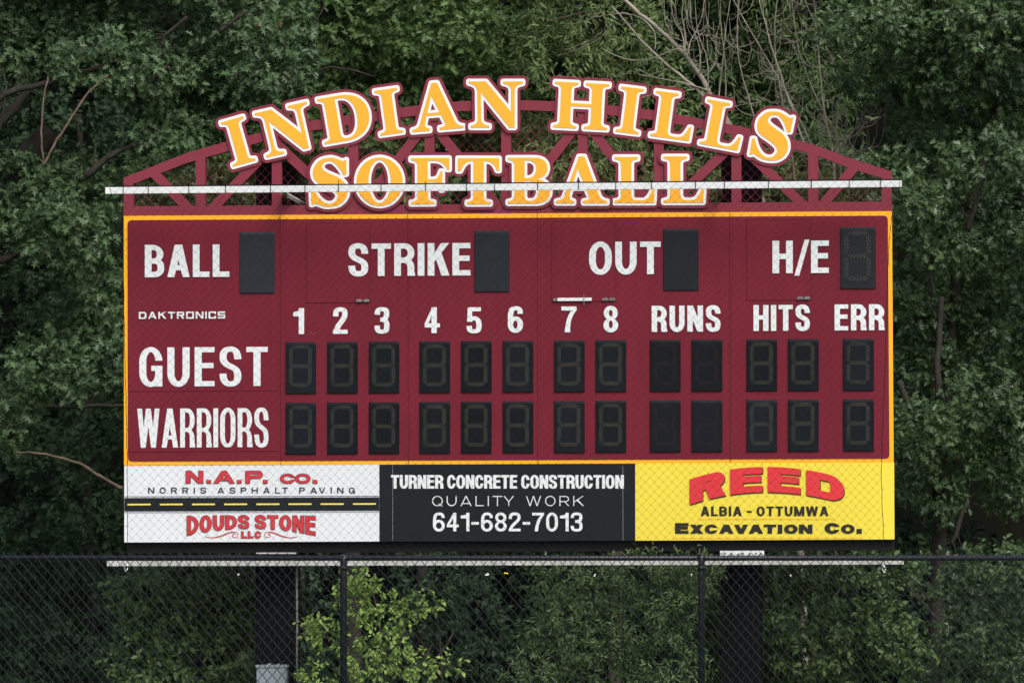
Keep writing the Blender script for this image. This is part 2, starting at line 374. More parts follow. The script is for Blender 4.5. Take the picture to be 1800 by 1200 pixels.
    if ch == '3':
        t, u = 1.012-b/2, b/2-.012
        d1 = f"M{a/2} .72 C{a/2} {t-.04} {W*.25} {t} {W/2} {t} C{W*.8} {t} {W-a*.55} {t-.05} {W-a*.55} .755 C{W-a*.55} .58 {W*.7} .53 {W*.38} .53"
        d2 = f"M{W*.38} .53 C{W*.75} .53 {W-a/2} .46 {W-a/2} .27 C{W-a/2} {u+.06} {W*.78} {u} {W/2} {u} C{W*.22} {u} {a/2} {u+.05} {a/2} .30"
        return pen(svg(d1, 8), a, b) + pen(svg(d2, 8), a, b)
    if ch == '4': return [(P, rect(W*.80-a, 0, W*.80, 1)), (P, rect(0, .22, W, .22+b)), (P, [(0, .22), (0, .22+b), (W*.80-a*.85, 1), (W*.80, 1), (W*.80, 1-.01), (W*.80-a, .70), (a*.78, .22+b*.9)])]
    if ch == '5':
        u = b/2-.012
        d = f"M{a*.55} .47 C{a*.9} .60 {W-a/2} .66 {W-a/2} .33 C{W-a/2} {u+.04} {W*.78} {u} {W/2} {u} C{W*.22} {u} {a/2} {u+.05} {a/2} .28"
        return pen(svg(d, 9), a, b) + [(P, rect(W*.08, 1-b, W*.95, 1)), (P, [(W*.08, 1), (W*.08+a*.85, 1), (W*.05+a*.85, .44), (W*.03, .44)])]
    if ch == '6':
        t = 1.012-b/2
        d = f"M{W-a*.52} .72 C{W-a*.55} {t-.05} {W*.78} {t} {W/2+.01} {t} C{W*.2} {t} {a/2} {t-.12} {a/2} .5 L{a/2} .3"
        o = [(P, rr(0, -.012, W, .62, W/2, .31)), ('-', rr(a, b-.012, W-a, .62-b, W/2-a, .2))]
        return o + pen(svg(d, 9), a, b)
    if ch == '7': return [(P, rect(0, 1-b, W, 1)), (P, svg(f"M{W*.22} 0 C{W*.27} .4 {W*.42} .66 {W-a*.95} {1-b*.9} L{W} {1-b*.9} C{W*.72} .68 {W*.52} .36 {W*.22+a*1.05} 0 Z", 8))]
    if ch == '8':
        return [(P, rr(0, -.012, W, .54, W/2, .29)), (P, rr(W*.03, .46, W*.97, 1.012, W/2, .27)), ('-', rr(a, b-.012, W-a, .53-b*.5, W/2-a, .17)), ('-', rr(W*.03+a*.94, .53+b*.45, W*.97-a*.94, 1.012-b, W/2-a, .16))]
    return []
def width(ch, k, a):
    if ch == 'I': return a
    if ch == '.': return a
    if ch == '-': return k*.62
    if ch == '/': return k*.78
    if ch == '1': return k*.72
    if ch in '234567890': return k*.98
    return REL.get(ch, 1.0) * k
def text_ops(txt, x0, x1, yb, yt, k, a, b, gap, sq=0.0, small=None, space=.6, slope=0.0):
    """letters laid from x0 to x1 (pixels) on baseline yb with caps to yt; k nominal letter width in cap heights; small scales letters after the first of each word"""
    H = yb - yt; items = []; x = 0.0; first = True
    for i, ch in enumerate(txt):
        if ch == ' ': x += space*k; first = True; continue
        s = 1.0 if (first or small is None or ch in '.-') else small
        wd = width(ch, k, a) * s
        items.append((ch, x, wd, s)); x += wd + gap * (1 if not (ch in 'AVTL' and i+1 < len(txt) and txt[i+1] in 'AVTY' and txt[i+1] != ch) else .35)
        first = False
    tot = items[-1][1] + items[-1][2]; f = (x1 - x0) / (tot * H); ops = []
    for ch, x, wd, s in items:
        fw = f * wd / s if ch not in 'I.' else a
        if ch in 'I.': x += (f - 1) * wd / 2 / f
        for sg, p in glyph(ch, fw, a, b, sq):
            ops.append((sg, [(x0 + (x*f + q[0]*s) * H, yb - slope*(x*f+q[0]*s)*H - q[1]*s*H) for q in p]))
    return ops
def lettering(name, ops, Y, mat, parent, warp=ident, halo=0.0, halo_mat=None, shift=None, shift_mat=None):
    groups = solve(ops); v, f = groups
    v = [warp(*p) for p in v]
    o = flat_mesh(name, v, f, ident, Y, mat, parent)
    if halo:
        gv, gf = grow(v, f, halo, 8)
        flat_mesh('letter_edge', gv, gf, ident, Y + .003, halo_mat, o)
    if shift:
        flat_mesh('letter_shadow', [(p[0]+shift[0], p[1]+shift[1]) for p in v], f, ident, Y + .003, shift_mat, o)
    return o
def poly_part(name, poly, Y, mat, parent, thick=.0):
    v, f = solve([('+', poly)]); return flat_mesh(name, v, f, ident, Y, mat, parent, thick)
def rpoly(x0, yl0, x1, yr0, yl1, yr1, r=0):
    """nearly upright rectangle in pixels: top edge (x0,yl0)-(x1,yr0), bottom (x0,yl1)-(x1,yr1)"""
    return [(x0, yl0), (x1, yr0), (x1, yr1), (x0, yl1)]

# ================================================================ ground
g = MB(); g.add([(-400, -300, 0), (400, -300, 0), (400, 18, 0), (-400, 18, 0)], [(0, 1, 2, 3)])
tag(g.build('ground', M['grass']), kind='structure')
hb = MB(); n = 24                                                   # bank added behind the wood to block sky light
for j in range(n):
    for i in range(n):
        pass
vs = []; fs = []
for j in range(n+1):
    for i in range(n+1):
        x = -60 + 120*i/n; y = 18 + 80*(j/n); z = 0.0 if j == 0 else 22*(1-math.exp(-(y-18)/10)) + .5*math.sin(x*.7+y*.5)
        vs.append((x, y, z))
for j in range(n):
    for i in range(n): fs.append((j*(n+1)+i, j*(n+1)+i+1, (j+1)*(n+1)+i+1, (j+1)*(n+1)+i))
hb.add(vs, fs); tag(hb.build('sky_block_hill', M['soil'], smooth=True), kind='structure')

# ================================================================ scoreboard
sb = empty('scoreboard', at(893, 950, .1), 'large maroon electronic softball scoreboard with gold border and dark digits', 'scoreboard')
m = MB(); m.slab([(219, 381), (1566, 373), (1570, 811), (219, 817)], .012, .24); m.build('cabinet', M['maroon_dark'], sb)
# gold border sheet, then the maroon face with rounded corners on it
poly_part('border_trim', [(217.5, 379.5), (1567.8, 371.3), (1571, 812.8), (218, 817.6)], 0.0, M['gold'], sb, .011)
def round_quad(c, r, n=6):
    o = []
    for i in range(4):
        p, q, s = Vector(c[i]), Vector(c[i-1]), Vector(c[(i+1) % 4])
        a = p + (q-p).normalized()*r; b = p + (s-p).normalized()*r
        for k in range(n+1):
            t = k/n; o.append(tuple(a*(1-t)**2 + p*2*t*(1-t) + b*t*t))
    return o
poly_part('face_panel', round_quad([(224.2, 387), (1560.6, 379), (1563.6, 805.5), (225, 810.6)], 8), -.005, M['maroon'], sb, .0045)
for xt, xb in ((492.3, 493.8), (716.8, 718.0), (944.3, 945.6), (1282.6, 1284.2)):
    ty = 379.6 - 8.2*(xt-217)/1350; by = 817 - 4.6*(xb-217)/1350
    poly_part('panel_joint', [(xt-.42, ty), (xt+.42, ty), (xb+.42, by), (xb-.42, by)], -.0072, M['maroon_dark'], sb)
for c in ([(226, 602.3), (488, 601), (488.6, 686.2), (226.6, 687.6)], [(226.5, 708.5), (488.6, 707), (489, 792.3), (227, 793.8)]):
    poly_part('name_plate_gap', [(c[0][0]-.12, c[0][1]-.12), (c[1][0]+.12, c[1][1]-.12), (c[2][0]+.12, c[2][1]+.12), (c[3][0]-.12, c[3][1]+.12)], -.0066, M['maroon_dark'], sb)
    poly_part('name_plate', c, -.0095, M['maroon'], sb, .0028)
for x0, y0, x1, y1 in ((538.2, 392.6, 650.2, 532.4), (970, 389.8, 1082.4, 530), (1312.4, 387, 1425.4, 528)):
    dy = -.0045*(x1-x0); e = .45
    poly_part('door_gap', [(x0-e, y0-e), (x1+e, y0+dy-e), (x1+e, y1+dy+e), (x0-e, y1+e)], -.0066, M['maroon_dark'], sb)
    d = poly_part('access_door', [(x0+e, y0+e), (x1-e, y0+dy+e), (x1-e, y1+dy-e), (x0+e, y1-e)], -.010, M['maroon'], sb, .0032)
    lm = MB()
    for lx in (x1-18.5, x1-6.2):                                    # two-leaf draw latch
        lm.slab([(lx-5.6, y1-4.6), (lx-3, y1-6.6), (lx+3, y1-6.8), (lx+5.4, y1-4.8), (lx+5.4, y1-3), (lx+3, y1-1.4), (lx-3, y1-1.2), (lx-5.6, y1-2.8)], -.024, -.0102)
        lm.slab([(lx-2.6, y1-5.2), (lx+2.6, y1-5.3), (lx+2.6, y1-3), (lx-2.6, y1-2.9)], -.031, -.0241)
    lm.build('latch', M['latch'], d)
hm = MB(); hm.slab([(980, 523.4), (1040, 523), (1040, 528.6), (980, 529)], -.026, -.0102)
hasp = hm.build('hasp_bar', M['white'], sb); hasp['label'] = 'white hasp bar across the foot of the door'
hm = MB(); hm.slab([(972.4, 524.4), (978, 524.2), (978.6, 528.8), (972.8, 529.2)], -.030, -.0102); hm.slab([(1025.6, 517.5), (1026.8, 517.5), (1027.2, 536), (1026, 536)], -.034, -.027)
hm.build('hasp_pin', M['latch'], hasp)

for x, y, a, l_ in ((547, 585, .6, 6), (553, 585.5, -.5, 6), (1300.5, 500, 1.2, 2.4), (985, 523, .2, 1.4), (248, 529, .4, 1.2), (1147, 399.5, .2, 1.3), (855, 529.5, 1.5, 2.4), (1544, 657, 1.4, 2.6), (1003, 501, .9, 2.2), (517, 526, 1.3, 3)):
    dx, dy = math.cos(a)*l_/2, math.sin(a)*l_/2
    poly_part('scuff', [(x-dx, y-dy-.2), (x+dx, y+dy-.2), (x+dx, y+dy+.25), (x-dx, y-dy+.25)], -.0133, M['scuff'], sb)
# ---- digits: a dark mask with a sloped top edge and its dots
def digit_shape(Wd, Hd):
    """mask body in local metres, front towards -Y, origin at its lower left corner"""
    d = .013; e = .018; t = .020
    b = [(0, 0), (Wd, 0), (Wd, Hd), (0, Hd)]
    f = [(.004, .004), (Wd-.004, .004), (Wd-.004, Hd-t-.006), (Wd-e, Hd-t), (e, Hd-t), (.004, Hd-t-.006)]
    vs = [(x, 0, z) for x, z in b] + [(x, -d, z) for x, z in f] + [(Wd-e*.8, -.004, Hd-.002), (e*.8, -.004, Hd-.002), (Wd, -.004, Hd-e), (0, -.004, Hd-e)]
    fs = [(4, 5, 6, 7, 8, 9), (0, 1, 5, 4), (1, 12, 6, 5), (0, 4, 9, 13), (8, 7, 10, 11), (7, 6, 12, 10), (9, 8, 11, 13), (12, 1, 2), (12, 2, 10), (10, 2, 3, 11), (11, 3, 13), (13, 3, 0)]
    return vs, fs
def dots_shape(Wd, Hd, r):
    pts = []; nx = 5; p = Wd*.098
    cx = Wd*.49; zc = [Hd*.905, Hd*.535, Hd*.165]
    for z in zc:
        for k in range(-3, 3): pts.append((cx + (k+.5)*p, z))
        for k in range(-2, 3):
            pts.append((cx + k*p, z + p*.45)); pts.append((cx + k*p, z - p*.45))
    for sx in (-1, 1):
        for zlo, zhi in ((zc[1], zc[0]), (zc[2], zc[1])):
            zs = np.linspace(zlo + p*.75, zhi - p*.75, 6)
            for k, z in enumerate(zs): pts.append((cx + sx*p*3.2, z))
            for z in (zs[:-1] + zs[1:])/2:
                pts.append((cx + sx*p*3.2 - p*.45, z)); pts.append((cx + sx*p*3.2 + p*.45, z))
    vs, fs = [], []
    for x, z in pts:
        b = len(vs)
        vs += [(x + r*math.cos(k*math.pi/3), -.0150, z + r*math.sin(k*math.pi/3)) for k in range(6)]
        vs.append((x, -.0180, z))
        fs += [(b+k, b+(k+1) % 6, b+6) for k in range(6)]
    return vs, fs
_dm = {}
def digit(x0, y0, x1, y1, big, led):
    sc = mpp(0); Wd, Hd = (x1-x0)*sc, (y1-y0)*sc
    key = (big, led)
    if key not in _dm:
        me = bpy.data.meshes.new('digit_display'); v, f = digit_shape(Wd, Hd); me.from_pydata(v, [], f); me.materials.append(M['digit_big'] if big else M['digit'])
        ml = bpy.data.meshes.new('segment_dots'); v, f = dots_shape(Wd, Hd, .0029 if led == 'led' else .0034); ml.from_pydata(v, [], f); ml.materials.append(M[led])
        _dm[key] = (me, ml)
    me, ml = _dm[key]
    p = at(x0, y1, -.006)
    o = link('digit_display', me, None, sb); o.location = p
    l = bpy.data.objects.new('segment_dots', ml); COL.objects.link(l); l.parent = o
ytop = lambda x, y: y - 4.5*(x-530)/810
for x, led in ((502, 'led'), (575.2, 'led'), (648.3, 'led'), (737.3, 'led'), (810.4, 'led'), (883.5, 'led'), (973.8, 'led'), (1046.8, 'led'), (1142.3, 'led_red'), (1215.6, 'led_red'), (1312, 'led'), (1385, 'led'), (1481.8, 'led')):
    for y in (600.5, 706.9):
        yy = ytop(x + 27, y); digit(x, yy, x + 54.3, yy + 91.4, False, led)
for x0, y0, led in ((421.5, 407.2, 'led_dark'), (834, 404.8, 'led_dark'), (1166, 402.2, 'led_dark'), (1477.2, 399.4, 'led')):
    digit(x0, y0, x0 + 62, y0 + 108.4, True, led)

# ---- captions
CON = dict(k=.60, a=.208, b=.165, gap=.10)
YT = -.014
def cap(txt, x0, x1, yb, yt, **kw):
    q = dict(CON); q.update(kw)
    return lettering('caption', text_ops(txt, x0, x1, yb, yt, slope=.0058, **q), YT, M['white'], sb)
cap('BALL', 254.5, 403.3, 487.3, 430.4)
cap('STRIKE', 612.3, 827, 485.3, 428.2)
cap('OUT', 1035.5, 1161.4, 482.4, 425.2)
cap('H/E', 1357.8, 1457, 480.2, 423.3, gap=.05)
cap('DAKTRONICS', 244, 395.7, 560.4, 548.2, k=1.12, a=.24, b=.21, gap=.28, sq=.12)
for ch, x0, x1, yt, yb in (('1', 515.5, 534.6, 541.6, 587), ('2', 585.3, 611, 540.8, 586.6), ('3', 658.4, 684.6, 540.4, 585.8), ('4', 746.5, 773.2, 540, 585.4), ('5', 820.2, 846.6, 540, 585.2),
                           ('6', 892.6, 919.4, 538.8, 584.4), ('7', 986.8, 1013.6, 538.6, 583.8), ('8', 1060.6, 1086.6, 538, 583.6)):
    cap(ch, x0, x1, yb, yt, b=.158)
cap('RUNS', 1145.5, 1266.6, 583.2, 537.4, gap=.115)
cap('HITS', 1324.5, 1423.6, 581.6, 536.2, gap=.11)
cap('ERR', 1467, 1554.4, 580.6, 535, gap=.11)
cap('GUEST', 244.8, 470.6, 679.2, 610.6, a=.182, b=.132, gap=.14)
cap('WARRIORS', 241.2, 472, 786.6, 718, k=.385, a=.122, b=.104, gap=.06)

# ================================================================ sponsor panels
def panel(name, c, mat, label):
    o = empty(name, at((c[0][0]+c[1][0])/2, c[2][1], .05), label, 'sign', 'sponsor panels under the scoreboard')
    poly_part('panel', c, -.004, mat, o, .05); return o
P1 = panel('sponsor_panel', [(218.4, 818.4), (666.6, 816.3), (666.8, 951.1), (218.4, 952.8)], M['panel_white'], 'white sponsor panel with red lettering and a printed strip of road')
YA = -.0085
poly_part('road_stripe', [(218.8, 874.8), (666.6, 873.6), (666.6, 896.8), (218.8, 898)], YA, M['road'], P1)
for y0, y1, t, mt in ((872.0, 871.0, .9, 'navy'), (899.6, 898.5, 1.1, 'grey_rule')):
    poly_part('edge_line', [(218.8, y0), (666.6, y1), (666.6, y1+t), (218.8, y0+t)], YA, M[mt], P1)
for i in range(8):
    x = 224.2 + 56.6*i
    poly_part('lane_dash', [(x, 884.9-.0025*(x-224)), (x+40.4, 884.8-.0025*(x-184)), (x+40.4, 887.5-.0025*(x-184)), (x, 887.6-.0025*(x-224))], YA-.0025, M['dash'], P1)
ops = []
for ch, x0, x1, yt in (('N', 326.8, 357, 827.4), ('A', 375.6, 412, 827.6), ('P', 431.6, 461.6, 827.4), ('C', 492.4, 518.4, 832.4), ('O', 518.8, 545.4, 832.4)):
    yb = 849.0; H = yb - yt
    ops += [(s, [(x0+q[0]*H, yb-q[1]*H) for q in p]) for s, p in glyph(ch, (x1-x0)/H, .36 if ch in 'NA' else .34, .225, 0)]
for x in (363.2, 416.8, 462.6, 550): ops.append(('+', [(x, 843.6), (x+7.3, 843.6), (x+7.3, 849), (x, 849)]))
lettering('lettering', ops, YA-.003, M['crimson'], P1, halo=.75, halo_mat=M['navy'])
lettering('lettering', text_ops('NORRIS ASPHALT PAVING', 260.2, 624, 866.6, 856.2, .84, .20, .16, .76, space=1.05), YA, M['navy'], P1)
bend = lambda x, y: (x, y + (11.5 * ((x-441.5)/113)**2) * max(0, (y-905)/23.5) + 1.2*((x-441.5)/113)**2)
lettering('lettering', text_ops('DOUDS STONE', 328.6, 554.6, 928.3, 905.2, .78, .285, .2, .10, space=.42), YA-.003, M['crimson'], P1, warp=bend, halo=.7, halo_mat=M['ink'])
lettering('lettering', text_ops('LLC', 424, 459, 945.2, 933.4, .84, .33, .26, .16), YA-.003, M['crimson'], P1, halo=.5, halo_mat=M['ink'])
for sgn in (1, -1):                                                  # scrolls either side of LLC
    fx = (lambda x, y: (x, y)) if sgn == 1 else (lambda x, y: (883.4 - x, y))
    o = []
    for d, a in (("M360.5 942.4 C375 947 388 942.6 400 937.4 C408 934 416 933.4 418.4 938 C419.4 942.6 414.4 945.4 410.6 943.6 C406.6 941.2 408.4 937.4 412.6 938.6", 1.1), ("M378 943.2 C392 941 400 934.2 409 934 C413 934 416 935 418 938", .9)):
        o += pen([fx(*q) for q in svg(d, 12)], a, a)
    lettering('scroll', o, YA, M['crimson'], P1)
P2 = panel('sponsor_panel', [(667.0, 816.1), (1116.2, 814.2), (1116.4, 949.7), (667.2, 951.3)], M['panel_black'], 'charcoal sponsor panel with white lettering and a phone number')
lettering('lettering', text_ops('TURNER CONCRETE CONSTRUCTION', 687.4, 1096.6, 858.2, 834.4, .60, .225, .18, .05, space=.40), YA, M['white'], P2)
lettering('lettering', text_ops('QUALITY WORK', 759.6, 1026, 888.8, 871.2, 1.0, .095, .085, .42, space=.85), YA, M['white'], P2)
lettering('lettering', text_ops('641-682-7013', 761, 1024, 933.2, 900.6, .70, .165, .145, .12), YA, M['white'], P2)
for x in (689.8, 1094.6):
    poly_part('sheet_joint', [(x, 818), (x+.55, 818), (x+.85, 949), (x+.3, 949)], -.0062, M['grey_rule'], P2)
P3 = panel('sponsor_panel', [(1116.6, 814.2), (1571.6, 812.8), (1572.2, 947.4), (1116.8, 949.7)], M['panel_yellow'], 'bright yellow sponsor panel with an arched red name')
ops = []
for ch, x0, x1 in (('R', 1212.2, 1276), ('E', 1283.2, 1340.6), ('E', 1349.4, 1407), ('D', 1417, 1484.2)):
    H = 44.5; ops += [(s, [(x0+q[0]*H, 864.5-q[1]*H) for q in p]) for s, p in glyph(ch, (x1-x0)/H, .52 if ch != 'D' else .55, .265 if ch == 'E' else .29, 0)]
def dense(ops, st=6.0):
    o = []
    for s, p in ops:
        q = []
        for i in range(len(p)):
            a, b = p[i], p[(i+1) % len(p)]; nn = max(1, int(math.hypot(b[0]-a[0], b[1]-a[1])/st))
            q += [(a[0]+(b[0]-a[0])*k/nn, a[1]+(b[1]-a[1])*k/nn) for k in range(nn)]
        o.append((s, q))
    return o
arch = lambda x, y: (x, y + 22.0*((x-1346)/134)**2 * (1.0 if x < 1346 else .88))
lettering('lettering', dense(ops), YA-.004, M['red'], P3, warp=arch, shift=(1.3, 1.7), shift_mat=M['ink'])
lettering('lettering', text_ops('ALBIA - OTTUMWA', 1231.6, 1456.4, 906.4, 889.4,   .70, .265, .19, .14, space=.45), YA, M['ink'], P3)
ops = []
lettering('lettering', text_ops('EXCAVATION CO.', 1186.6, 1516, 937.4, 918.6, 1.12, .50, .29, .085, small=.86, space=.75), YA, M['ink'], P3)
for x0, x1, y in ((1225.5, 1467, 911.8), (1182, 1513, 945.2)):
    poly_part('rule', [(x0, y-.25), (x1, y-.55), (x1, y+.25), (x0, y+.55)], YA, M['orange'], P3)

# ================================================================ arched sign: truss, mesh and letters
ar = empty('arched_sign', at(893, 372, .05), 'arched maroon truss sign with gold outlined letters on top of the scoreboard', 'sign')
ARCH = [(217, 312.6), (323, 271), (352, 262), (397, 249.4), (486, 225.2), (552, 211.6), (621, 201.5), (701, 189.6), (755, 183), (811, 178), (890, 175.6), (942, 177), (1024, 180.6), (1089, 186.8), (1158, 195), (1232, 209), (1294, 220.6), (1397, 245.5), (1438, 257), (1497, 279), (1567.4, 301.2)]
def arch_y(x):
    for (x0, y0), (x1, y1) in zip(ARCH, ARCH[1:]):
        if x0 <= x <= x1: return y0 + (y1-y0)*(x-x0)/(x1-x0)
    return ARCH[0][1] if x < 217 else ARCH[-1][1]
TH = 17.6
chord = lambda x: 362.6 - 8.2*(x-217)/1350
T = [('+', [(217, chord(217)), (1567.4, chord(1567)), (1567.6, chord(1567)+17.0), (217, chord(217)+16.6)])]
for (x0, y0), (x1, y1) in zip(ARCH, ARCH[1:]):
    T.append(('+', [(x0, y0), (x1, y1), (x1, y1+TH), (x0, y0+TH)]))
VX = [225.8, 352.3, 486.3, 621, 755, 889.6, 1024, 1158, 1294.2, 1429.3, 1558.4]
for x in VX: T.append(('+', [(x-8.6, arch_y(x)+4), (x+8.6, arch_y(x)+4), (x+8.8, chord(x)+6), (x-8.4, chord(x)+6)]))
def diag(xa, ya, xb, yb, t=8.4):
    d = Vector((xb-xa, yb-ya)).normalized(); n_ = Vector((-d.y, d.x))*t
    T.append(('+', [(xa+n_.x, ya+n_.y), (xb+n_.x, yb+n_.y), (xb-n_.x, yb-n_.y), (xa-n_.x, ya-n_.y)]))
diag(266, 300, 340, 376); diag(364, 376, 478, 258)
for xt in (486.3, 755, 1024, 1294.2):
    if xt > 490: diag(xt-124, chord(xt)+10, xt-2, arch_y(xt)+30)
    diag(xt+2, arch_y(xt)+30, xt+124, chord(xt)+10)
diag(1441, 366, 1508, 287)
v, f = solve(T); flat_mesh('truss', v, f, ident, .015, M['sign_maroon'], ar, .09)
mm = MB(); mw, mh = 8.05, 8.3                                       # expanded metal mesh, half-diamond steps
ym = .112
def inside(x, y): return 219 < x < 1566 and arch_y(x) + 6 < y < chord(x) + 6
for j in range(24):
    for i in range(0, 170):
        if (i + j) % 2: continue
        x, y = 217 + i*mw, 172 + j*mh
        for dx in (-1, 1):
            x2, y2 = x + dx*mw*.5*2*.5*1.0, y + mh
            x2 = x + dx*mw
            if inside(x, y) and inside(x2, y2):
                a, b = at(x, y, ym), at(x2, y2, ym)
                r = .0023
                mm.add([a+Vector((-r, 0, 0)), a+Vector((r, 0, 0)), b+Vector((r, 0, 0)), b+Vector((-r, 0, 0)), a+Vector((0, .006, 0)), b+Vector((0, .006, 0))], [(0, 1, 2, 3), (1, 4, 5, 2), (4, 0, 3, 5)])
mm.build('expanded_mesh', M['sign_maroon'], ar)

G = {}
SER = "M0 0 L0 38 C60 48 112 60 112 125 L112 675 C112 740 60 752 0 762 L0 800 "
G['I'] = [('+', svg(SER + "L405 800 L405 762 C345 752 293 740 293 675 L293 125 C293 60 345 48 405 38 L405 0 Z", 6))]
G['L'] = [('+', svg(SER + "L405 800 L405 762 C345 752 293 740 293 675 L293 160 C293 80 320 45 380 45 L480 45 C570 45 612 120 662 245 L698 245 L686 0 Z", 6))]
G['T'] = [('+', svg("M0 800 L720 800 L720 580 L682 580 C640 690 590 752 452 752 L452 125 C452 60 508 48 567 38 L567 0 L162 0 L162 38 C220 48 272 60 272 125 L272 752 C140 752 100 690 47 572 L0 572 Z", 6))]
G['F'] = [('+', svg("M0 800 L668 800 L668 594 L633 594 C590 700 520 752 400 752 L293 752 L293 432 L390 432 C470 432 490 500 515 572 L546 572 L546 238 L518 238 C495 310 470 383 390 383 L293 383 L293 125 C293 60 340 48 398 38 L398 0 L0 0 L0 38 C60 48 113 60 113 125 L113 675 C113 740 60 752 0 762 Z", 6))]
G['B'] = [('+', svg(SER + "L470 800 C610 800 690 730 690 620 C690 520 630 450 500 428 C650 410 735 330 735 205 C735 80 640 0 480 0 Z", 7)),
          ('-', svg("M290 750 L340 750 C440 750 495 700 495 620 C495 520 440 442 330 442 L290 442 Z", 6)), ('-', svg("M290 392 L360 392 C470 392 535 320 535 225 C535 120 480 45 380 45 C320 45 290 75 290 130 Z", 6))]
G['D'] = [('+', svg(SER + "L400 800 C680 800 850 640 850 410 C850 160 670 0 400 0 Z", 9)), ('-', svg("M302 755 L390 755 C550 755 640 600 640 410 C640 190 560 45 410 45 C330 45 302 90 302 150 Z", 8))]
G['A'] = [('+', svg("M0 0 L0 38 C60 48 110 60 135 125 L385 800 L483 800 L735 125 C762 60 810 48 870 38 L870 0 L464 0 L464 38 C520 50 580 60 570 95 L503 255 L262 255 L228 150 C205 70 240 52 297 38 L297 0 Z", 6)), ('-', svg("M366 590 L277 300 L487 300 Z"))]
G['N'] = [('+', svg("M0 800 L297 800 L732 275 L732 640 C732 720 680 745 595 762 L595 800 L935 800 L935 762 C850 745 795 720 795 640 L795 0 L705 0 L210 612 L215 150 C220 70 270 50 355 38 L355 0 L35 0 L35 38 C120 55 160 80 155 170 L150 620 C148 710 90 750 0 765 Z", 6))]
G['H'] = G['I'] + [('+', [(x+540, y) for x, y in G['I'][0][1]]), ('+', rect(200, 386, 720, 438))]
G['O'] = [('+', [(405+405*math.cos(t*math.pi/22), 400+425*math.sin(t*math.pi/22)) for t in range(44)]), ('-', [(405+196*math.cos(t*math.pi/18), 402+378*math.sin(t*math.pi/18)) for t in range(36)])]
_s = [(1635,375,1),(1575,388,1),(1545,372,0),(1440,305,0),(1330,283,0),(1200,300,0),(1100,380,0),(1058,470,0),(1060,570,0),(1110,650,0),(1200,715,0),(1300,790,0),(1360,850,0),(1375,905,0),(1355,960,0),(1300,1005,0),(1230,1015,0),(1160,990,0),(1100,930,0),(1050,840,0),(1015,715,1),(975,712,1),(930,970,1),(965,970,1),(1000,955,1),(1040,985,0),(1130,1040,0),(1250,1065,0),(1370,1060,0),(1480,1000,0),(1540,900,0),(1545,800,0),(1520,720,0),(1460,640,0),(1380,580,0),(1290,515,0),(1240,465,0),(1222,430,0),(1235,385,0),(1280,345,0),(1340,338,0),(1400,355,0),(1450,410,0),(1500,500,0),(1535,610,1),(1585,610,1)]
def smooth_closed(pts, k=3):
    n = len(pts); o = []
    for i in range(n):
        p0, p1, p2, p3 = (Vector(pts[(i+j) % n][:2]) for j in (-1, 0, 1, 2))
        if pts[i][2]: p0 = p1*2 - p2 if False else p1
        if pts[(i+1) % n][2]: p3 = p2
        if pts[i][2] and pts[(i+1) % n][2]: o.append(tuple(p1)); continue
        for j in range(k):
            t = j/k; o.append(tuple(.5*((2*p1)+(p2-p0)*t+(2*p0-5*p1+4*p2-p3)*t*t+(3*p1-p0-3*p2+p3)*t**3)))
    return o
_sp = smooth_closed(_s)
_c, _sn = math.cos(R(12.3)), math.sin(R(12.3))                      # turned upright, y up, fitted to its own box
_u = [(x*_c + y*_sn, -(-x*_sn + y*_c)) for x, y in _sp]
_x0 = min(p[0] for p in _u); _x1 = max(p[0] for p in _u); _y0 = min(p[1] for p in _u); _y1 = max(p[1] for p in _u)
_k = 842.0/(_y1-_y0); G['S'] = [('+', [((x-_x0)*_k, (y-_y0)*_k - 21) for x, y in _u])]
SW = (_x1-_x0)*_k
_cache = {}
def letter(ch, ga, pa, gb, pb, lift, scale_x=1.0):
    """two glyph points and the photo pixels they fall on give size and turn"""
    if ch not in _cache:
        v, f = solve(G[ch]); _cache[ch] = ((v, f), grow(v, f, 46, 16), grow(v, f, 97, 20))
    A, B = complex(*ga), complex(*gb); P, Q = complex(pa[0], -pa[1]), complex(pb[0], -pb[1])
    kf = (Q-P)/(B-A)
    def fn(x, y):
        z = P + kf*(complex(x, y)-A); return (z.real, -z.imag)
    (v0, f0), (v1, f1), (v2, f2) = _cache[ch]
    o = flat_mesh('letter', v2, f2, fn, .002 - lift, M['sign_maroon'], ar, .011)
    flat_mesh('outline', v1, f1, fn, -.0015 - lift, M['white'], o, .0035)
    flat_mesh('letter_face', v0, f0, fn, -.005 - lift, M['letter_gold'], o, .0035)
e = .007
letter('I', (0, 800), (388, 215.5), (0, 0), (410, 293), 0)
letter('N', (0, 800), (447.4, 199.4), (35, 0), (468.6, 277), e)
letter('D', (0, 800), (557.4, 174.6), (0, 0), (571, 254), 0)
letter('I', (0, 800), (658, 160), (0, 0), (669, 238.6), e)
letter('A', (385, 800), (758, 146.4), (0, 0), (725, 232.5), 0)
letter('N', (0, 800), (824, 143.3), (35, 0), (827.5, 224.6), e)
letter('H', (0, 800), (976, 143.5), (0, 0), (972, 224), 0)
letter('I', (0, 800), (1092, 152), (0, 0), (1082.2, 231.5), e)
letter('L', (0, 800), (1153.5, 159.5), (0, 0), (1142.8, 239), 0)
letter('L', (0, 800), (1244.2, 174.4), (0, 0), (1229.5, 252.5), e)
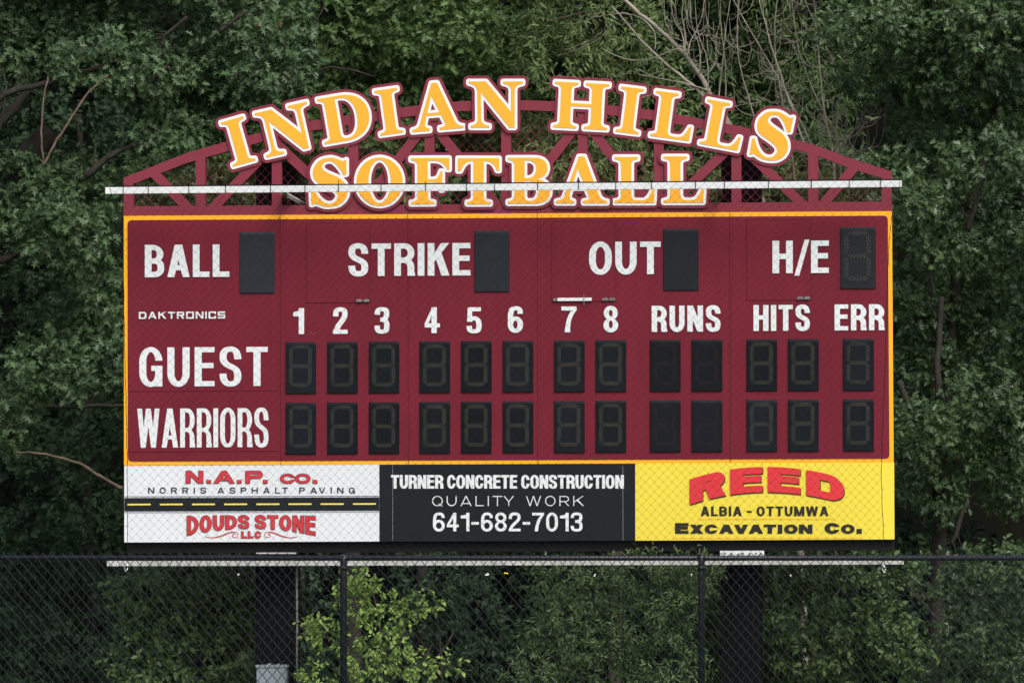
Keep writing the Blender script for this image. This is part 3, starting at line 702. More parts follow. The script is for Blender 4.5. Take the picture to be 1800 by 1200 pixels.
# the S of the upper word: glyph points turned back to where they were seen
def s_px(x, y): return (1215 + x/9.09, 165 + y/9.09)
def s_gl(x, y):
    u = (x*_c + y*_sn, -(-x*_sn + y*_c)); return ((u[0]-_x0)*_k, (u[1]-_y0)*_k - 21)
letter('S', s_gl(1635, 375), s_px(1635, 375), s_gl(930, 970), s_px(930, 970), 0)
letter('S', (0, 0), (546.6, 361.0), (0, 800), (546.6, 279.3), .0035)
letter('O', (0, 400), (626.7, 319.4), (810, 400), (707.9, 319.0), .0095)
letter('F', (0, 800), (722.2, 278), (0, 0), (722.7, 359), .0035)
letter('T', (0, 800), (804.8, 278), (162, 0), (821, 359), .0095)
letter('B', (0, 800), (893, 277.2), (0, 0), (893, 357.7), .0035)
letter('A', (385, 800), (1017.4, 275), (0, 0), (978, 357.2), .0095)
letter('L', (0, 800), (1080.4, 276), (0, 0), (1080.4, 356.7), .0035)
letter('L', (0, 800), (1166.5, 275), (0, 0), (1166.5, 356.2), .0095)

# ================================================================ posts, beam, box, conduit
for nm, x0, x1, yt, lb in (('support_post', 450, 521.5, 284, 'black square steel post carrying the left part of the scoreboard, conduit alongside'), ('support_post', 1267.5, 1337, 272, 'black square steel post carrying the right part of the scoreboard')):
    a, b = at(x0, yt, .36), at(x1, yt, .36); rt = empty(nm, ((a.x+b.x)/2, .53, 0), lb, 'post', 'steel posts of the scoreboard')
    m = MB(); r = .05; zt = a.z
    for z0, z1, ins in ((0, zt-.08, 0), ):
        m.box(a.x, b.x, .36, .70, 0, zt-.08)
    cx = (a.x+b.x)/2; hw = (b.x-a.x)/2
    prof = [(-hw, zt-.08), (-hw*.93, zt-.035), (-hw*.7, zt-.008), (0, zt), (hw*.7, zt-.008), (hw*.93, zt-.035), (hw, zt-.08)]
    m.add([(cx+x, .362, z) for x, z in prof] + [(cx+x, .698, z) for x, z in prof], [tuple(range(6, -1, -1)), tuple(range(7, 14))] + [(i, i+1, i+8, i+7) for i in range(6)])
    m.build('post', M['black_steel'], rt)
    pm = MB()
    c0 = (x0-2, 967.5, x1+6, 979) if x0 > 900 else (x0, 970.6, x1-1, 973)
    pm.slab([(c0[0], c0[1]), (c0[2], c0[1]-.3), (c0[2], c0[3]), (c0[0], c0[3])], -.02, .02)
    pb_ = pm.build('clamp_plate', M['pole_white' if x0 > 900 else 'pole_dirty'], rt)
    if x0 > 900:
        bm_ = MB()
        for i in range(7):
            px = c0[0] + 9 + i*10.5 + (i % 3); bm_.tube([at(px, 971.5 + (i*7 % 5)*.5, -.021), at(px, 971.5 + (i*7 % 5)*.5, -.04)], .007, 6)
        bm_.build('bolt', M['black_steel'], pb_)
bo = MB(); bo.slab([(223.5, 951.5), (1571, 946.5), (1571, 966.6), (224, 971.8)], .06, .30)
tag(bo.build('support_beam', M['beam']), 'long black steel beam running under the three sponsor panels', 'beam')
eb = empty('electrical_box', at(477, 1240, .3), 'light grey electrical enclosure on the front of the left post', 'electrical box')
m = MB(); m.slab([(450.5, 1170), (503.6, 1169.6), (504, 1262), (450.8, 1262)], .22, .357); m.build('enclosure', M['grey_box'], eb)
m = MB(); m.slab([(449.2, 1167.8), (504.6, 1167.4), (504.8, 1172.2), (449.4, 1172.6)], .205, .357); m.build('rain_hood', M['grey_box'], eb)
m = MB(); m.slab([(451.6, 1174), (502.8, 1173.8), (503, 1260), (452, 1260)], .211, .2195); m.build('door', M['grey_box'], eb)
m = MB()
for x, r in ((473.5, .016), (489.5, .007)): m.tube([at(x, 1167.4, .28), at(x, 1164.8, .28)], r, 8)
m.build('hub', M['grey_box'], eb)
cd = MB(); cd.tube([at(521.6, 996, .34), at(522.2, 1100, .34), at(521.8, 1170, .34), at(523.6, 1186, .34), at(525, 1240, .34)], .0105, 8)
tag(cd.build('conduit', M['conduit'], smooth=True), 'thin grey conduit pipe running up beside the left post', 'conduit')

# ================================================================ net bars and net
YB, YN = -.42, -.50
def bar(x0, x1, yl0, yl1, yr0, yr1, mat, label, brk):
    o = empty('net_bar', at((x0+x1)/2, (yl1+yr1)/2, YB), label, 'bar', 'white bars that hold the net')
    m = MB(); m.slab([(x0, yl0), (x1, yr0), (x1, yr1), (x0, yl1)], YB-.025, YB+.03); m.build('tube', mat, o)
    k = MB()
    for x, y0, y1 in brk:
        p, q = at(x, y0, YB+.02), at(x+2, y1, .36)
        k.add([p+Vector((-.02, 0, -.02)), p+Vector((.02, 0, -.02)), p+Vector((.02, 0, .02)), p+Vector((-.02, 0, .02)), q+Vector((-.02, 0, -.02)), q+Vector((.02, 0, -.02)), q+Vector((.02, 0, .02)), q+Vector((-.02, 0, .02))],
              [(0, 1, 2, 3), (4, 7, 6, 5), (0, 4, 5, 1), (1, 5, 6, 2), (2, 6, 7, 3), (3, 7, 4, 0)])
    k.build('bracket', M['conduit'], o)
    return o
tb = bar(185, 1585, 329.2, 340.6, 317.2, 328.6, M['pole_white'], 'long white horizontal bar across the lettering, holding the top of the net', [(500, 338, 352), (1264, 332, 346)])
m = MB(); m.tube([at(497, 338, -.2), at(537, 361, .2)], .022, 4); m.build('stay', M['pole_dirty'], tb)
bar(188, 1588.5, 984.4, 994.4, 984.6, 991.4, M['pole_dirty'], 'weathered off-white horizontal bar just below the fence rail, at the foot of the net', [(486, 989, 989), (1302, 988, 988)])
# cable and ties on the upper bar
tie = MB(); wire = []
for i in range(60):
    t = i/59; x = 186 + 1398*t; wire.append(at(x, 328.3 - 12*t - .5*abs(math.sin(t*40)), YB-.01))
tie.tube(wire, .0058, 5); tie.build('cable', M['net'], tb)
tie = MB()
for i in range(21):
    x = 203 + 67.5*i + random.uniform(-14, 14); y = 329.2 - 12*(x-185)/1400
    tie.tube([at(x-.3, y+12, YB-.033), at(x, y-.5, YB-.034), at(x+.1, y-1.4, YB)], .0030, 4)
    if i % 3 != 1: tie.tube([at(x, y-.3, YB-.03), at(x+random.uniform(-1.2, 1.2), y-random.uniform(4, 10), YB-.05)], .0030, 4)
tie.build('cable_tie', M['net'], tb)
NW, NH = 170, 84
def lerp(tab, y):
    for (y0, x0), (y1, x1) in zip(tab, tab[1:]):
        if y0 <= y <= y1: return x0 + (x1-x0)*(y-y0)/(y1-y0)
    return tab[0][1] if y < tab[0][0] else tab[-1][1]
LE = [(325, 192), (345, 196), (400, 214), (470, 217), (620, 219), (720, 222), (800, 223.4), (1000, 224.4)]
RE = [(320, 1582), (345, 1578), (380, 1567), (440, 1562), (520, 1559), (640, 1556), (760, 1551), (840, 1549), (1000, 1555)]
def net_px(i, j):
    u, vv = i/NW, j/NH
    y = (331 - 12*u) + vv*(1001 - 331 + 12*u - 6*u*0)
    xl, xr = lerp(LE, y), lerp(RE, y)
    x = xl + (xr-xl)*u
    q = min(1, vv*5)
    x += (2.2*math.sin(5.1*u + 3.0*vv) + 1.1*math.sin(13*u - 7*vv + 1))*q*math.sin(math.pi*min(1, max(0, u*1.0)))
    y += (2.6*math.sin(7.3*u + 1.0) + 1.2*math.sin(17*u + 5*vv))*math.sin(math.pi*vv)
    return x, y
pos = {}
for j in range(NH+1):
    for i in range(NW+1):
        if (i+j) % 2 == 0:
            x, y = net_px(i, j)
            pos[(i, j)] = at(x + random.uniform(-.35, .35), y + random.uniform(-.35, .35), YN + .03*math.sin(i*.11)*math.sin(j*.09))
nm_ = MB(); rn = .00082
for (i, j), p in pos.items():
    for di in (-1, 1):
        q = pos.get((i+di, j+1))
        if q is None: continue
        d = (q-p).normalized(); a = d.cross(Vector((0, 1, 0))).normalized()*rn
        nm_.add([p+a, p-a*.5+Vector((0, rn, 0)), p-a*.5-Vector((0, rn, 0)), q+a, q-a*.5+Vector((0, rn, 0)), q-a*.5-Vector((0, rn, 0))], [(0, 1, 4, 3), (1, 2, 5, 4), (2, 0, 3, 5)])
    r = .0036
    nm_.add([p+Vector(c) for c in ((r, 0, 0), (-r, 0, 0), (0, r, 0), (0, -r, 0), (0, 0, r), (0, 0, -r))], [(0, 4, 3), (4, 1, 3), (1, 5, 3), (5, 0, 3), (4, 0, 2), (1, 4, 2), (5, 1, 2), (0, 5, 2)])
nt_ = empty('protective_net', at(890, 1000, YN), 'black diamond mesh net hanging in front of the scoreboard', 'net')
nm_.build('mesh', M['net'], nt_)
ed = MB()
for tab in (LE, RE):
    path = []
    for k in range(44):
        y = 331 + (1001-331)*k/43
        if tab is RE: y -= 11*(1-k/43)
        path.append(at(lerp(tab, y) + .5*math.sin(k*1.7), y, YN))
    ed = MB(); ed.tube(path, .0028, 5)
    for k in range(3, 43):
        if random.random() < .55: p = path[k]; ed.tube([p, p + Vector((random.uniform(-.008, .022)*(1 if tab is RE else -1), -.004, random.uniform(-.03, .0)))], .0016, 4)
    ed.build('edge_rope', M['net'], nt_)
ed = MB(); ed.tube([at(222 + 1332*t/40, 1006 + 9*math.sin(math.pi*((t*6/40) % 1))*.8 + 2*math.sin(t), YN+.02) for t in range(41)], .0026, 5)
ed.build('foot_rope', M['net'], nt_)
def ring_path(px, py, rx, ry, Y, tilt=0, n=14):
    o = []
    for k in range(n+1):
        t = 2*math.pi*k/n; x, y = rx*math.cos(t), ry*math.sin(t)*(1 + .12*math.cos(t)); o.append(at(px + x*math.cos(tilt) - y*math.sin(tilt), py + x*math.sin(tilt) + y*math.cos(tilt), Y))
    return o
for px, py, tl, lb in ((221.8, 997.5, .15, 'bright steel snap hook at the lower left corner of the net'), (1553.6, 999.5, -.25, 'bright steel snap hook at the lower right corner of the net')):
    o = empty('snap_hook', at(px, py+6, YN), lb, 'hook', 'snap hooks at the foot of the net')
    m = MB(); m.tube(ring_path(px, py, 2.6, 6.2, YN-.01, tl), .0055, 6); m.build('body', M['zinc'], o, True)
    m = MB(); m.tube([at(px-3, py-5.5, YN), at(px-3.6, py-10, YN)], .006, 6); m.build('swivel', M['latch'], o, True)
for px, py, mt in ((419.2, 1009.4, 'zinc'), (644.6, 1008.6, 'zinc'), (855.6, 1009, 'zinc'), (889.4, 1007, 'dash'), (1045, 1010.4, 'zinc'), (1215.2, 1010.4, 'zinc'), (1389.6, 1011.4, 'zinc')):
    m = MB(); m.tube(ring_path(px, py, 3.4 if 850 < px < 900 else 1.5, 1.5 if px != 889.4 else .5, YN, .1, 10), .0045, 5)
    o = m.build('net_clip', M[mt], None, True); lbl = 'small bright clip on the foot rope of the net'
    if mt == 'dash': lbl = 'small yellow clip on the foot rope of the net'
    elif px == 855.6: lbl = 'oval silver clip beside the yellow one on the foot rope'
    tag(o, lbl, 'clip', 'clips along the foot of the net')

# ================================================================ chain-link fence
YF = -3.5
fe = empty('chain_link_fence', (at(900, 980, YF).x, YF, 0), 'black vinyl chain-link fence with a round top rail across the foreground', 'fence')
fx0, fx1 = at(-230, 980, YF).x, at(2030, 980, YF).x
zr = at(900, 980.4, YF).z
m = MB(); m.tube([(fx0, YF+.03, zr), (fx1, YF+.03, zr)], .0215, 12); m.build('top_rail', M['rail'], fe, True)
for px, wd in ((-27, 12.4), (603.2, 12.6), (1232.6, 12.2), (1863, 12.2)):
    x = at(px, 1000, YF).x; m = MB(); m.tube([(x, YF+.032, 0), (x, YF+.032, zr-.018), (x, YF+.032, zr+.028), (x, YF+.032, zr+.034)], [wd/2*mpp(YF)]*3 + [.01], 14)
    p = m.build('line_post', M['rail'], fe, True)
    m = MB(); m.tube([(x, YF+.032, zr-.10), (x, YF+.032, zr-.06)], wd/2*mpp(YF)+.003, 14); m.tube([(x-.034, YF+.03, zr), (x+.034, YF+.03, zr)], .0255, 12)
    m.build('post_cap', M['rail'], p, True)
cw, chh = 17.45*mpp(YF)/2, 10.25*mpp(YF)
ztop = at(900, 971.2, YF).z; xs = at(5.7, 971, YF).x
i0 = int((fx0-xs)/cw)-1; i1 = int((fx1-xs)/cw)+1; nr = int(ztop/chh)
m = MB(); rw = .0031
for i in range(i0, i1):
    path = []
    for j in range(nr):
        c = i + (1 if (j + i) % 2 else 0)
        path.append((c, j))
    pts = [Vector((xs + c*cw + (.35 if c == i else -.35)*rw*2, YF - .004 + (.003 if c == i else -.003), ztop - j*chh)) for c, j in path]
    pts[0] = pts[0] + Vector((0, 0, -.004 if (i % 2) else .0))
    # a wire of a fence is bent at each knuckle: short straight run with rounded knees
    fine = [pts[0]]
    for k in range(1, len(pts)-1):
        a, b, c_ = pts[k-1], pts[k], pts[k+1]
        fine += [b + (a-b)*.05, b + (c_-b)*.05]
    fine.append(pts[-1]); m.tube(fine, rw, 4, False)
m.build('chain_mesh', M['fence'], fe)

# ================================================================ vegetation
def leaf_template(kind):
    if kind == 'oak':
        r = [(0, 0), (.04, .18), (.27, .17), (.085, .34), (.43, .47), (.10, .57), (.33, .83), (.075, .78), (0, 1.06)]
    elif kind == 'lance': r = [(0, 0), (.10, .25), (.115, .5), (0, 1.0)]
    elif kind == 'ovate': r = [(0, 0), (.24, .22), (.27, .52), (.1, .84), (0, 1.0)]
    else: r = [(0, 0), (.2, .25), (.24, .55), (0, 1.0)]
    n_ = len(r); v = [(x, y, .35*x) for x, y in r] + [(-x, y, .35*x) for x, y in r[1:-1]]
    fa = list(range(n_)); fb = [0] + [n_-1] + [n_ + k for k in range(n_-3, -1, -1)]
    return np.array(v, float), [fa, fb[:1] + fb[1:]]
TPL = {k: leaf_template(k) for k in ('oak', 'lance', 'ovate', 'plain')}
def unit(a): return a / np.maximum(np.linalg.norm(a, axis=1, keepdims=True), 1e-9)
def leaves_mesh(name, kind, P, D, N, L):
    """P base points, D directions, N normals, L lengths -> one mesh of leaves"""
    tv, tf = TPL[kind]; n_ = len(P)
    D = unit(D); X = unit(np.cross(D, N)); Z = np.cross(X, D)
    V = P[:, None, :] + L[:, None, None] * (tv[None, :, 0:1]*X[:, None, :] + tv[None, :, 1:2]*D[:, None, :] + (tv[None, :, 2:3] - .18*tv[None, :, 1:2]**2)*Z[:, None, :])
    k = len(tv); loops = np.array([i for f_ in tf for i in f_]); sizes = np.array([len(f_) for f_ in tf])
    LI = (np.arange(n_)[:, None]*k + loops[None, :]).ravel(); SZ = np.tile(sizes, n_); ST = np.concatenate([[0], np.cumsum(SZ)[:-1]])
    me = bpy.data.meshes.new(name); me.vertices.add(n_*k); me.vertices.foreach_set('co', V.astype(np.float32).ravel())
    me.loops.add(len(LI)); me.loops.foreach_set('vertex_index', LI.astype(np.int32))
    me.polygons.add(len(SZ)); me.polygons.foreach_set('loop_start', ST.astype(np.int32)); me.polygons.foreach_set('loop_total', SZ.astype(np.int32))
    me.update(calc_edges=True); me.validate(); return me
def lobe_leaves(lobes, per_m2, k_leaf, size, droop=.25, front=.55, shell=(.62, 1.05)):
    """lobes in photo pixels: (px, py, rx, ry, Y, depth_m); sprays of k_leaf leaves over each lobe's shell, mostly its upper and near side"""
    PP, DD, NN, LL = [], [], [], []
    for px, py, rx, ry, Y, dp in lobes:
        c = np.array(at(px, py, Y)); s_ = mpp(Y); rad = np.array([rx*s_, dp, ry*s_])
        ar_ = 4*rad[0]*rad[2] + 2*rad[1]*(rad[0]+rad[2])
        ns = max(6, int(per_m2*ar_)); d = RNG.normal(size=(ns*2, 3)); d = unit(d)
        sc = RNG.random(ns*2); d = d[sc < (1 - front) + front*np.clip(.5 - .45*d[:, 1] + .35*d[:, 2], 0, 1)][:ns]; ns = len(d)
        fr = RNG.uniform(shell[0], shell[1], ns) * (1 + .16*np.sin(d[:, 0]*5+px) * np.cos(d[:, 2]*6+py))
        p = c + d*rad*fr[:, None]
        ax = unit(d*.8 + RNG.normal(size=(ns, 3))*.55 + np.array([0, 0, -droop]))
        for q in range(k_leaf):
            t = (q + RNG.random(ns))/k_leaf
            side = unit(np.cross(ax, RNG.normal(size=(ns, 3))))
            PP.append(p + ax*(t*size*2.0)[:, None] + side*(.10*size))
            DD.append(ax*.75 + side*1.0 + RNG.normal(size=(ns, 3))*.25 + np.array([0, 0, -.15]))
            NN.append(np.array([0, -.45, .8]) + RNG.normal(size=(ns, 3))*.55 + d*.3)
            LL.append(size*RNG.uniform(.5, 1.3, ns))
    return np.concatenate(PP), np.concatenate(DD), np.concatenate(NN), np.concatenate(LL)
def limb(path, w0, w1, Y, wob=0.0, yj=0.0):
    """branch through photo pixels, w in pixels at its two ends"""
    P = [Vector((x, y, 0)) for x, y in path]; fine = []
    for i in range(len(P)-1):
        p0, p1, p2, p3 = P[max(i-1, 0)], P[i], P[i+1], P[min(i+2, len(P)-1)]
        for k in range(4):
            t = k/4; fine.append(.5*((2*p1)+(p2-p0)*t+(2*p0-5*p1+4*p2-p3)*t*t+(3*p1-p0-3*p2+p3)*t**3))
    fine.append(P[-1]); n_ = len(fine); s_ = mpp(Y)
    pts = [at(q.x + random.uniform(-wob, wob), q.y + random.uniform(-wob, wob), Y + yj*i/n_) for i, q in enumerate(fine)]
    return pts, [max(.0015, (w0 + (w1-w0)*i/(n_-1))/2*s_) for i in range(n_)]
def tree(name, label, cat, Y, lobes, leaf, mat, size, per, k, trunk=None, limbs=(), barkm='bark', group=None, front=.55, droop=.25, part='crown', shell=(.62, 1.05)):
    base = at(trunk[0][0][0], 1000, Y) if trunk else at(lobes[0][0], 1000, Y)
    o = empty(name, (base.x, Y, 0), label, cat, group)
    me = leaves_mesh(part, leaf, *lobe_leaves(lobes, per, k, size, droop, front, shell)); link(part, me, M[mat], o)
    if trunk:
        m = MB(); pts, rd = limb(*trunk[:3], Y + .4, 1.0); m.tube(pts, rd, 8)
        m.build('trunk', M[barkm], o, True)
    for l in limbs:
        m = MB(); pts, rd = limb(l[0], l[1], l[2], l[3] if len(l) > 3 else Y, 1.5); m.tube(pts, rd, 6)
        for q in range(3):                                           # side shoots
            i_ = random.randrange(1, len(pts)-1); d_ = (pts[i_+1]-pts[i_-1]).normalized(); sd_ = Vector((-d_.z, random.uniform(-.6, .1), d_.x))*random.choice((-1, 1)); ln = random.uniform(.10, .28)
            m.tube([pts[i_], pts[i_] + (d_*.6 + sd_*.5)*ln*.5, pts[i_] + (d_*.75 + sd_*.6 + Vector((0, 0, .25)))*ln], [min(rd[i_]*.45, .011), .006, .003], 5)
        m.build('branch', M[l[4] if len(l) > 4 else barkm], o, True)
    return o
def lb(lst, Y, dp, yj=.5, kx=1.0, ky=1.0): return [(x, y, a*kx, b*ky, Y + random.uniform(-yj, yj), dp) for x, y, a, b in lst]

# big oak at the left
tree('oak_tree', 'large dark oak with lobed leaves filling the left side beside the scoreboard', 'tree', 4.2,
     lb([(30,40,120,70),(170,30,110,60),(190,110,95,50),(320,60,120,65),(270,130,85,40),(450,60,110,65),(400,150,115,55),(350,205,95,50),(470,135,85,55),(300,245,70,38),(60,95,60,30),
         (50,330,85,50),(150,340,75,45),(25,385,60,35),(125,405,85,55),(175,450,65,55),(190,520,55,48),(110,590,65,40),(165,565,58,45),(75,630,45,30),(190,640,50,42),(25,705,35,30),(25,755,35,24),(160,680,45,18),(195,350,40,30),(-90,60,110,90),(-110,300,100,110),(-60,480,70,70),(40,-60,130,70),(200,-80,130,70),(380,-60,120,70),(-80,-120,130,90),(100,-190,150,80),(320,-200,150,80)], 4.2, .42, .8, .92, .80),
     'oak', 'oak', 0.092, 110, 9, trunk=([(-60, 1400), (-50, 900), (-30, 560), (20, 330), (90, 230)], 95, 40),
     limbs=[([(-20, 190), (20, 160), (75, 148), (140, 128), (210, 108)], 13, 8, 3.62), ([(-30, 240), (30, 185), (55, 150)], 24, 12, 3.8), ([(232, 178), (238, 140), (246, 115)], 6, 3, 3.62), ([(236, 172), (262, 145), (290, 118), (298, 122)], 13, 7, 3.62),
            ([(150, 312), (180, 285), (215, 262), (275, 252)], 16, 6, 3.62), ([(196, 268), (235, 262), (272, 256)], 7, 4, 3.62), ([(330, 30), (290, 62), (276, 70)], 7, 5, 3.62), ([(386, 55), (420, 30), (432, 22)], 9, 4, 3.62), ([(0, 230), (10, 150), (3, 120)], 5, 3, 3.62),
            ([(0, 460), (40, 440), (80, 415)], 14, 8, 3.62), ([(80, 715), (150, 713), (230, 712)], 7, 8, 3.4)], barkm='bark_dark')
for path, w0, w1, lab in (([(74, 293), (95, 255), (120, 215), (150, 170), (180, 140), (190, 133)], 5, 3.4, 'longer reddish broken branch leaning up to the right at the left edge'), ([(76, 282), (72, 230), (78, 170), (84, 135)], 4, 2.6, 'shorter upright reddish broken branch at the left edge'), ([(30, 795), (80, 798), (140, 815), (190, 845), (214, 858)], 3.5, 6.5, 'bare brown branch drooping towards the lower left corner of the scoreboard')):
    m = MB(); pts, rd = limb(path, w0, w1, 2.9, 1.2); m.tube(pts, rd, 6); tag(m.build('bare_branch', M['broken'], None, True), lab, 'branch', 'bare branches at the left')
# middle trees above the sign
tree('oak_tree', 'mid green oak rising behind the left half of the arched lettering', 'tree', 7.0,
     lb([(560,50,115,60),(660,80,110,65),(560,140,100,55),(650,170,95,50),(750,40,110,60),(520,220,85,42),(430,260,90,45),(620,230,90,45),(300,330,90,40),(420,340,110,45),(540,330,110,50),(690,250,80,60),(700,330,90,45),(250,340,60,35),(520,-60,120,60),(680,-60,120,60),(600,-170,150,70)], 7.0, .45),
     'oak', 'oak_far', 0.085, 88, 8, trunk=([(620, 1300), (615, 700), (600, 380), (610, 160)], 34, 18), limbs=[([(520, 155), (560, 125), (600, 120), (660, 135)], 5, 3, 5.9), ([(480, 148), (505, 118), (535, 102)], 6, 4, 5.9), ([(545, 60), (560, 30), (572, 10)], 5, 3, 5.9)], barkm='bark_dark')
tree('maple_tree', 'fuller bright green tree with a slim dark trunk above the middle of the lettering', 'tree', 8.0,
     lb([(780,40,80,55),(850,70,80,60),(800,120,70,45),(900,30,80,50),(880,130,60,45),(830,190,70,50),(800,280,90,60),(880,250,80,60),(900,340,90,45),(760,180,60,50),(800,-60,90,60),(900,-70,90,60),(850,-160,110,60)], 8.0, .4),
     'oak', 'oak_far', 0.078, 100, 9, trunk=([(745, 1300), (740, 600), (738, 170), (752, 110), (768, 50), (775, 5)], 22, 5), limbs=[([(735, 140), (760, 115), (790, 100)], 4, 2, 7.0)], barkm='bark_dark')
tree('willow_tree', 'light green narrow-leaved tree behind the right half of the arched lettering', 'tree', 6.8,
     lb([(970,70,70,50),(1060,40,95,50),(1010,120,75,40),(1110,110,80,55),(950,210,70,45),(1050,220,80,50),(1150,200,90,60),(1000,290,95,50),(1100,320,90,50),(1220,330,100,50),(960,345,80,40),(1340,330,90,45),(1450,300,70,40),(1480,345,80,35),(1000,-60,100,60),(1120,-60,100,60),(1060,-150,120,60)], 6.8, .4),
     'lance', 'willow', 0.085, 110, 10, trunk=([(1080, 1300), (1085, 700), (1075, 330), (1065, 120)], 26, 10), limbs=[([(960, 40), (1010, 25), (1055, 20)], 3, 2, 6.0)], droop=.45)
tree('shaded_tree', 'dark green tree in the gap behind the bare grey branches', 'tree', 9.0,
     lb([(1200,60,90,70),(1300,50,90,70),(1400,80,90,70),(1260,160,90,60),(1360,190,90,60),(1440,200,70,60),(1300,260,90,50),(1420,280,80,40),(1480,120,70,70),(1220,-70,110,60),(1360,-70,110,60),(1300,-170,140,60)], 9.0, .5),
     'lance', 'shrub', 0.1, 52, 9, trunk=([(1330, 1300), (1330, 600), (1325, 200)], 24, 10), barkm='bark_dark')
# right oak
tree('oak_tree', 'broad glossy oak covering the right edge beside the scoreboard', 'tree', 4.0,
     lb([(1520,40,85,55),(1620,30,100,60),(1740,50,100,65),(1560,130,85,55),(1680,130,100,55),(1780,170,70,60),(1640,220,80,40),(1740,280,80,45),(1650,310,80,40),(1560,300,50,25),(1600,350,55,40),(1720,380,85,50),(1600,440,45,50),(1660,430,60,45),(1780,470,60,65),(1700,520,70,50),(1610,540,40,45),
         (1760,600,70,60),(1660,640,65,45),(1600,640,35,40),(1720,700,75,45),(1620,750,55,45),(1780,740,60,50),(1690,790,70,40),(1590,820,35,45),(1780,860,50,45),(1640,860,50,40),(1560,-50,100,60),(1700,-60,110,60),(1850,0,80,80),(1880,200,80,90),(1880,400,70,90),(1880,620,70,90),(1640,-160,130,70),(1820,-150,120,70),(1540,-170,90,60)], 4.0, .40, .8, .90, .82),
     'oak', 'oak_right', 0.078, 135, 9, trunk=([(1640, 1300), (1650, 980), (1655, 800), (1690, 420), (1712, 350), (1735, 250), (1770, 120)], 30, 12), limbs=[([(1580, 670), (1592, 700), (1605, 722), (1612, 735)], 13, 9, 3.5), ([(1640, 430), (1638, 470), (1640, 520)], 7, 8, 3.5), ([(1655, 520), (1652, 580), (1648, 640), (1650, 700)], 10, 13, 3.55),
            ([(1702, 405), (1712, 370), (1722, 345)], 11, 8, 3.5), ([(1700, 880), (1690, 910), (1672, 960)], 7, 9, 3.5), ([(1690, 365), (1698, 380), (1702, 392)], 4, 3, 3.5), ([(1720, 76), (1745, 40), (1750, 30)], 3, 2, 3.5), ([(1710, 107), (1750, 92), (1770, 88)], 3, 2, 3.5)], barkm='bark_dark')
# understorey
tree('shrub', 'broad-leaved shrub below the left sponsor panel, left of the post', 'shrub', 2.2,
     lb([(330,1030,70,45),(400,1020,60,45),(300,1100,70,45),(390,1110,65,50),(260,1170,60,40),(350,1190,80,45),(430,1170,45,60),(240,1040,45,30),(420,1060,40,50)], 1.2, .32, .3), 'ovate', 'vine', 0.07, 110, 8, limbs=[([(430, 1300), (400, 1180), (360, 1080), (330, 1010)], 6, 2, 2.3), ([(230, 1025), (265, 1045), (300, 1065)], 3, 2, 1.7)])
tree('sapling', 'bright lime green sapling seen through the fence right of its left line post', 'sapling', -.12,
     lb([(636,1022,24,18),(668,1056,26,22),(560,1105,26,22),(585,1125,24,20),(625,1060,26,26),(660,1110,34,30),(700,1080,28,16),(745,1065,34,14),(690,1140,36,24),(640,1170,40,26),(720,1165,34,18),(560,1185,36,16),(780,1170,26,14),(545,1100,14,10),(600,1045,12,14),(625,1012,16,10),(690,1195,50,20)], -.12, .13, .1), 'ovate', 'lime', .046, 190, 8,
     trunk=([(672, 1330), (676, 1200), (672, 1140), (664, 1075), (650, 1020)], 7, 2.5), limbs=[([(670, 1150), (700, 1110), (745, 1070)], 3, 1.2, -.12), ([(672, 1190), (620, 1150), (560, 1110)], 3, 1.2, -.12), ([(672, 1180), (720, 1170), (790, 1160)], 3, 1.2, -.12)], part='foliage', barkm='bark')
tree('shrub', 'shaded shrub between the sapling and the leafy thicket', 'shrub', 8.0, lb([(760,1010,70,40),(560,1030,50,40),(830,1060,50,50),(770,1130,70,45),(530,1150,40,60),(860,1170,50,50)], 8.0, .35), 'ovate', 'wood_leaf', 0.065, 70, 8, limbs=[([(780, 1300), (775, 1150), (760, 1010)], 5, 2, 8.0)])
tree('shrub', 'leafy thicket below the middle sponsor panel, left of the right line post', 'shrub', 2.4,
     lb([(1000,1080,50,30),(960,1110,40,24),(1060,1040,60,40),(1130,1010,70,35),(1040,1130,70,36),(960,1160,45,30),(1120,1100,70,45),(1190,1060,50,60),(1060,1190,90,35),(1170,1170,70,50),(940,1195,45,22),(1215,1010,45,35),(980,1010,50,18)], -.02, .24, .18), 'lance', 'shrub', .056, 270, 10, limbs=[([(1120, 1320), (1110, 1180), (1080, 1090), (1050, 1030)], 6, 2, 2.5), ([(1140, 1130), (1170, 1145), (1200, 1170)], 3, 2, 1.9)])
tree('shrub', 'leafy shrub right of the right post below the yellow panel', 'shrub', 2.6,
     lb([(1258,1060,30,50),(1250,1150,30,60),(1370,1020,50,24),(1440,1010,60,26),(1530,1000,60,22),(1360,1090,36,36),(1420,1060,45,24),(1480,1110,55,40),(1420,1150,70,40),(1550,1090,50,36),(1380,1190,60,28),(1500,1190,80,30),(1590,1150,40,30)], 1.3, .3, .4), 'ovate', 'vine', 0.066, 140, 9, limbs=[([(1440, 1320), (1430, 1180), (1450, 1080), (1500, 1000)], 7, 3, 2.7), ([(1515, 1010), (1540, 1025), (1548, 1030)], 3, 2, 2.0)])
tree('shrub', 'oak scrub at the lower right corner behind the fence', 'shrub', 3.0,
     lb([(1720,1040,50,36),(1780,1080,50,45),(1700,1110,55,36),(1770,1160,60,40),(1690,1180,60,36),(1640,1010,50,24),(1760,990,60,24),(1800,1010,40,40)], 3.0, .35), 'oak', 'oak_right', 0.066, 130, 9, limbs=[([(1660, 1320), (1655, 1150), (1690, 1060), (1700, 1010)], 9, 4, 3.1), ([(1600, 1010), (1606, 1040), (1625, 1062), (1636, 1070)], 2.5, 2, 2.3)])

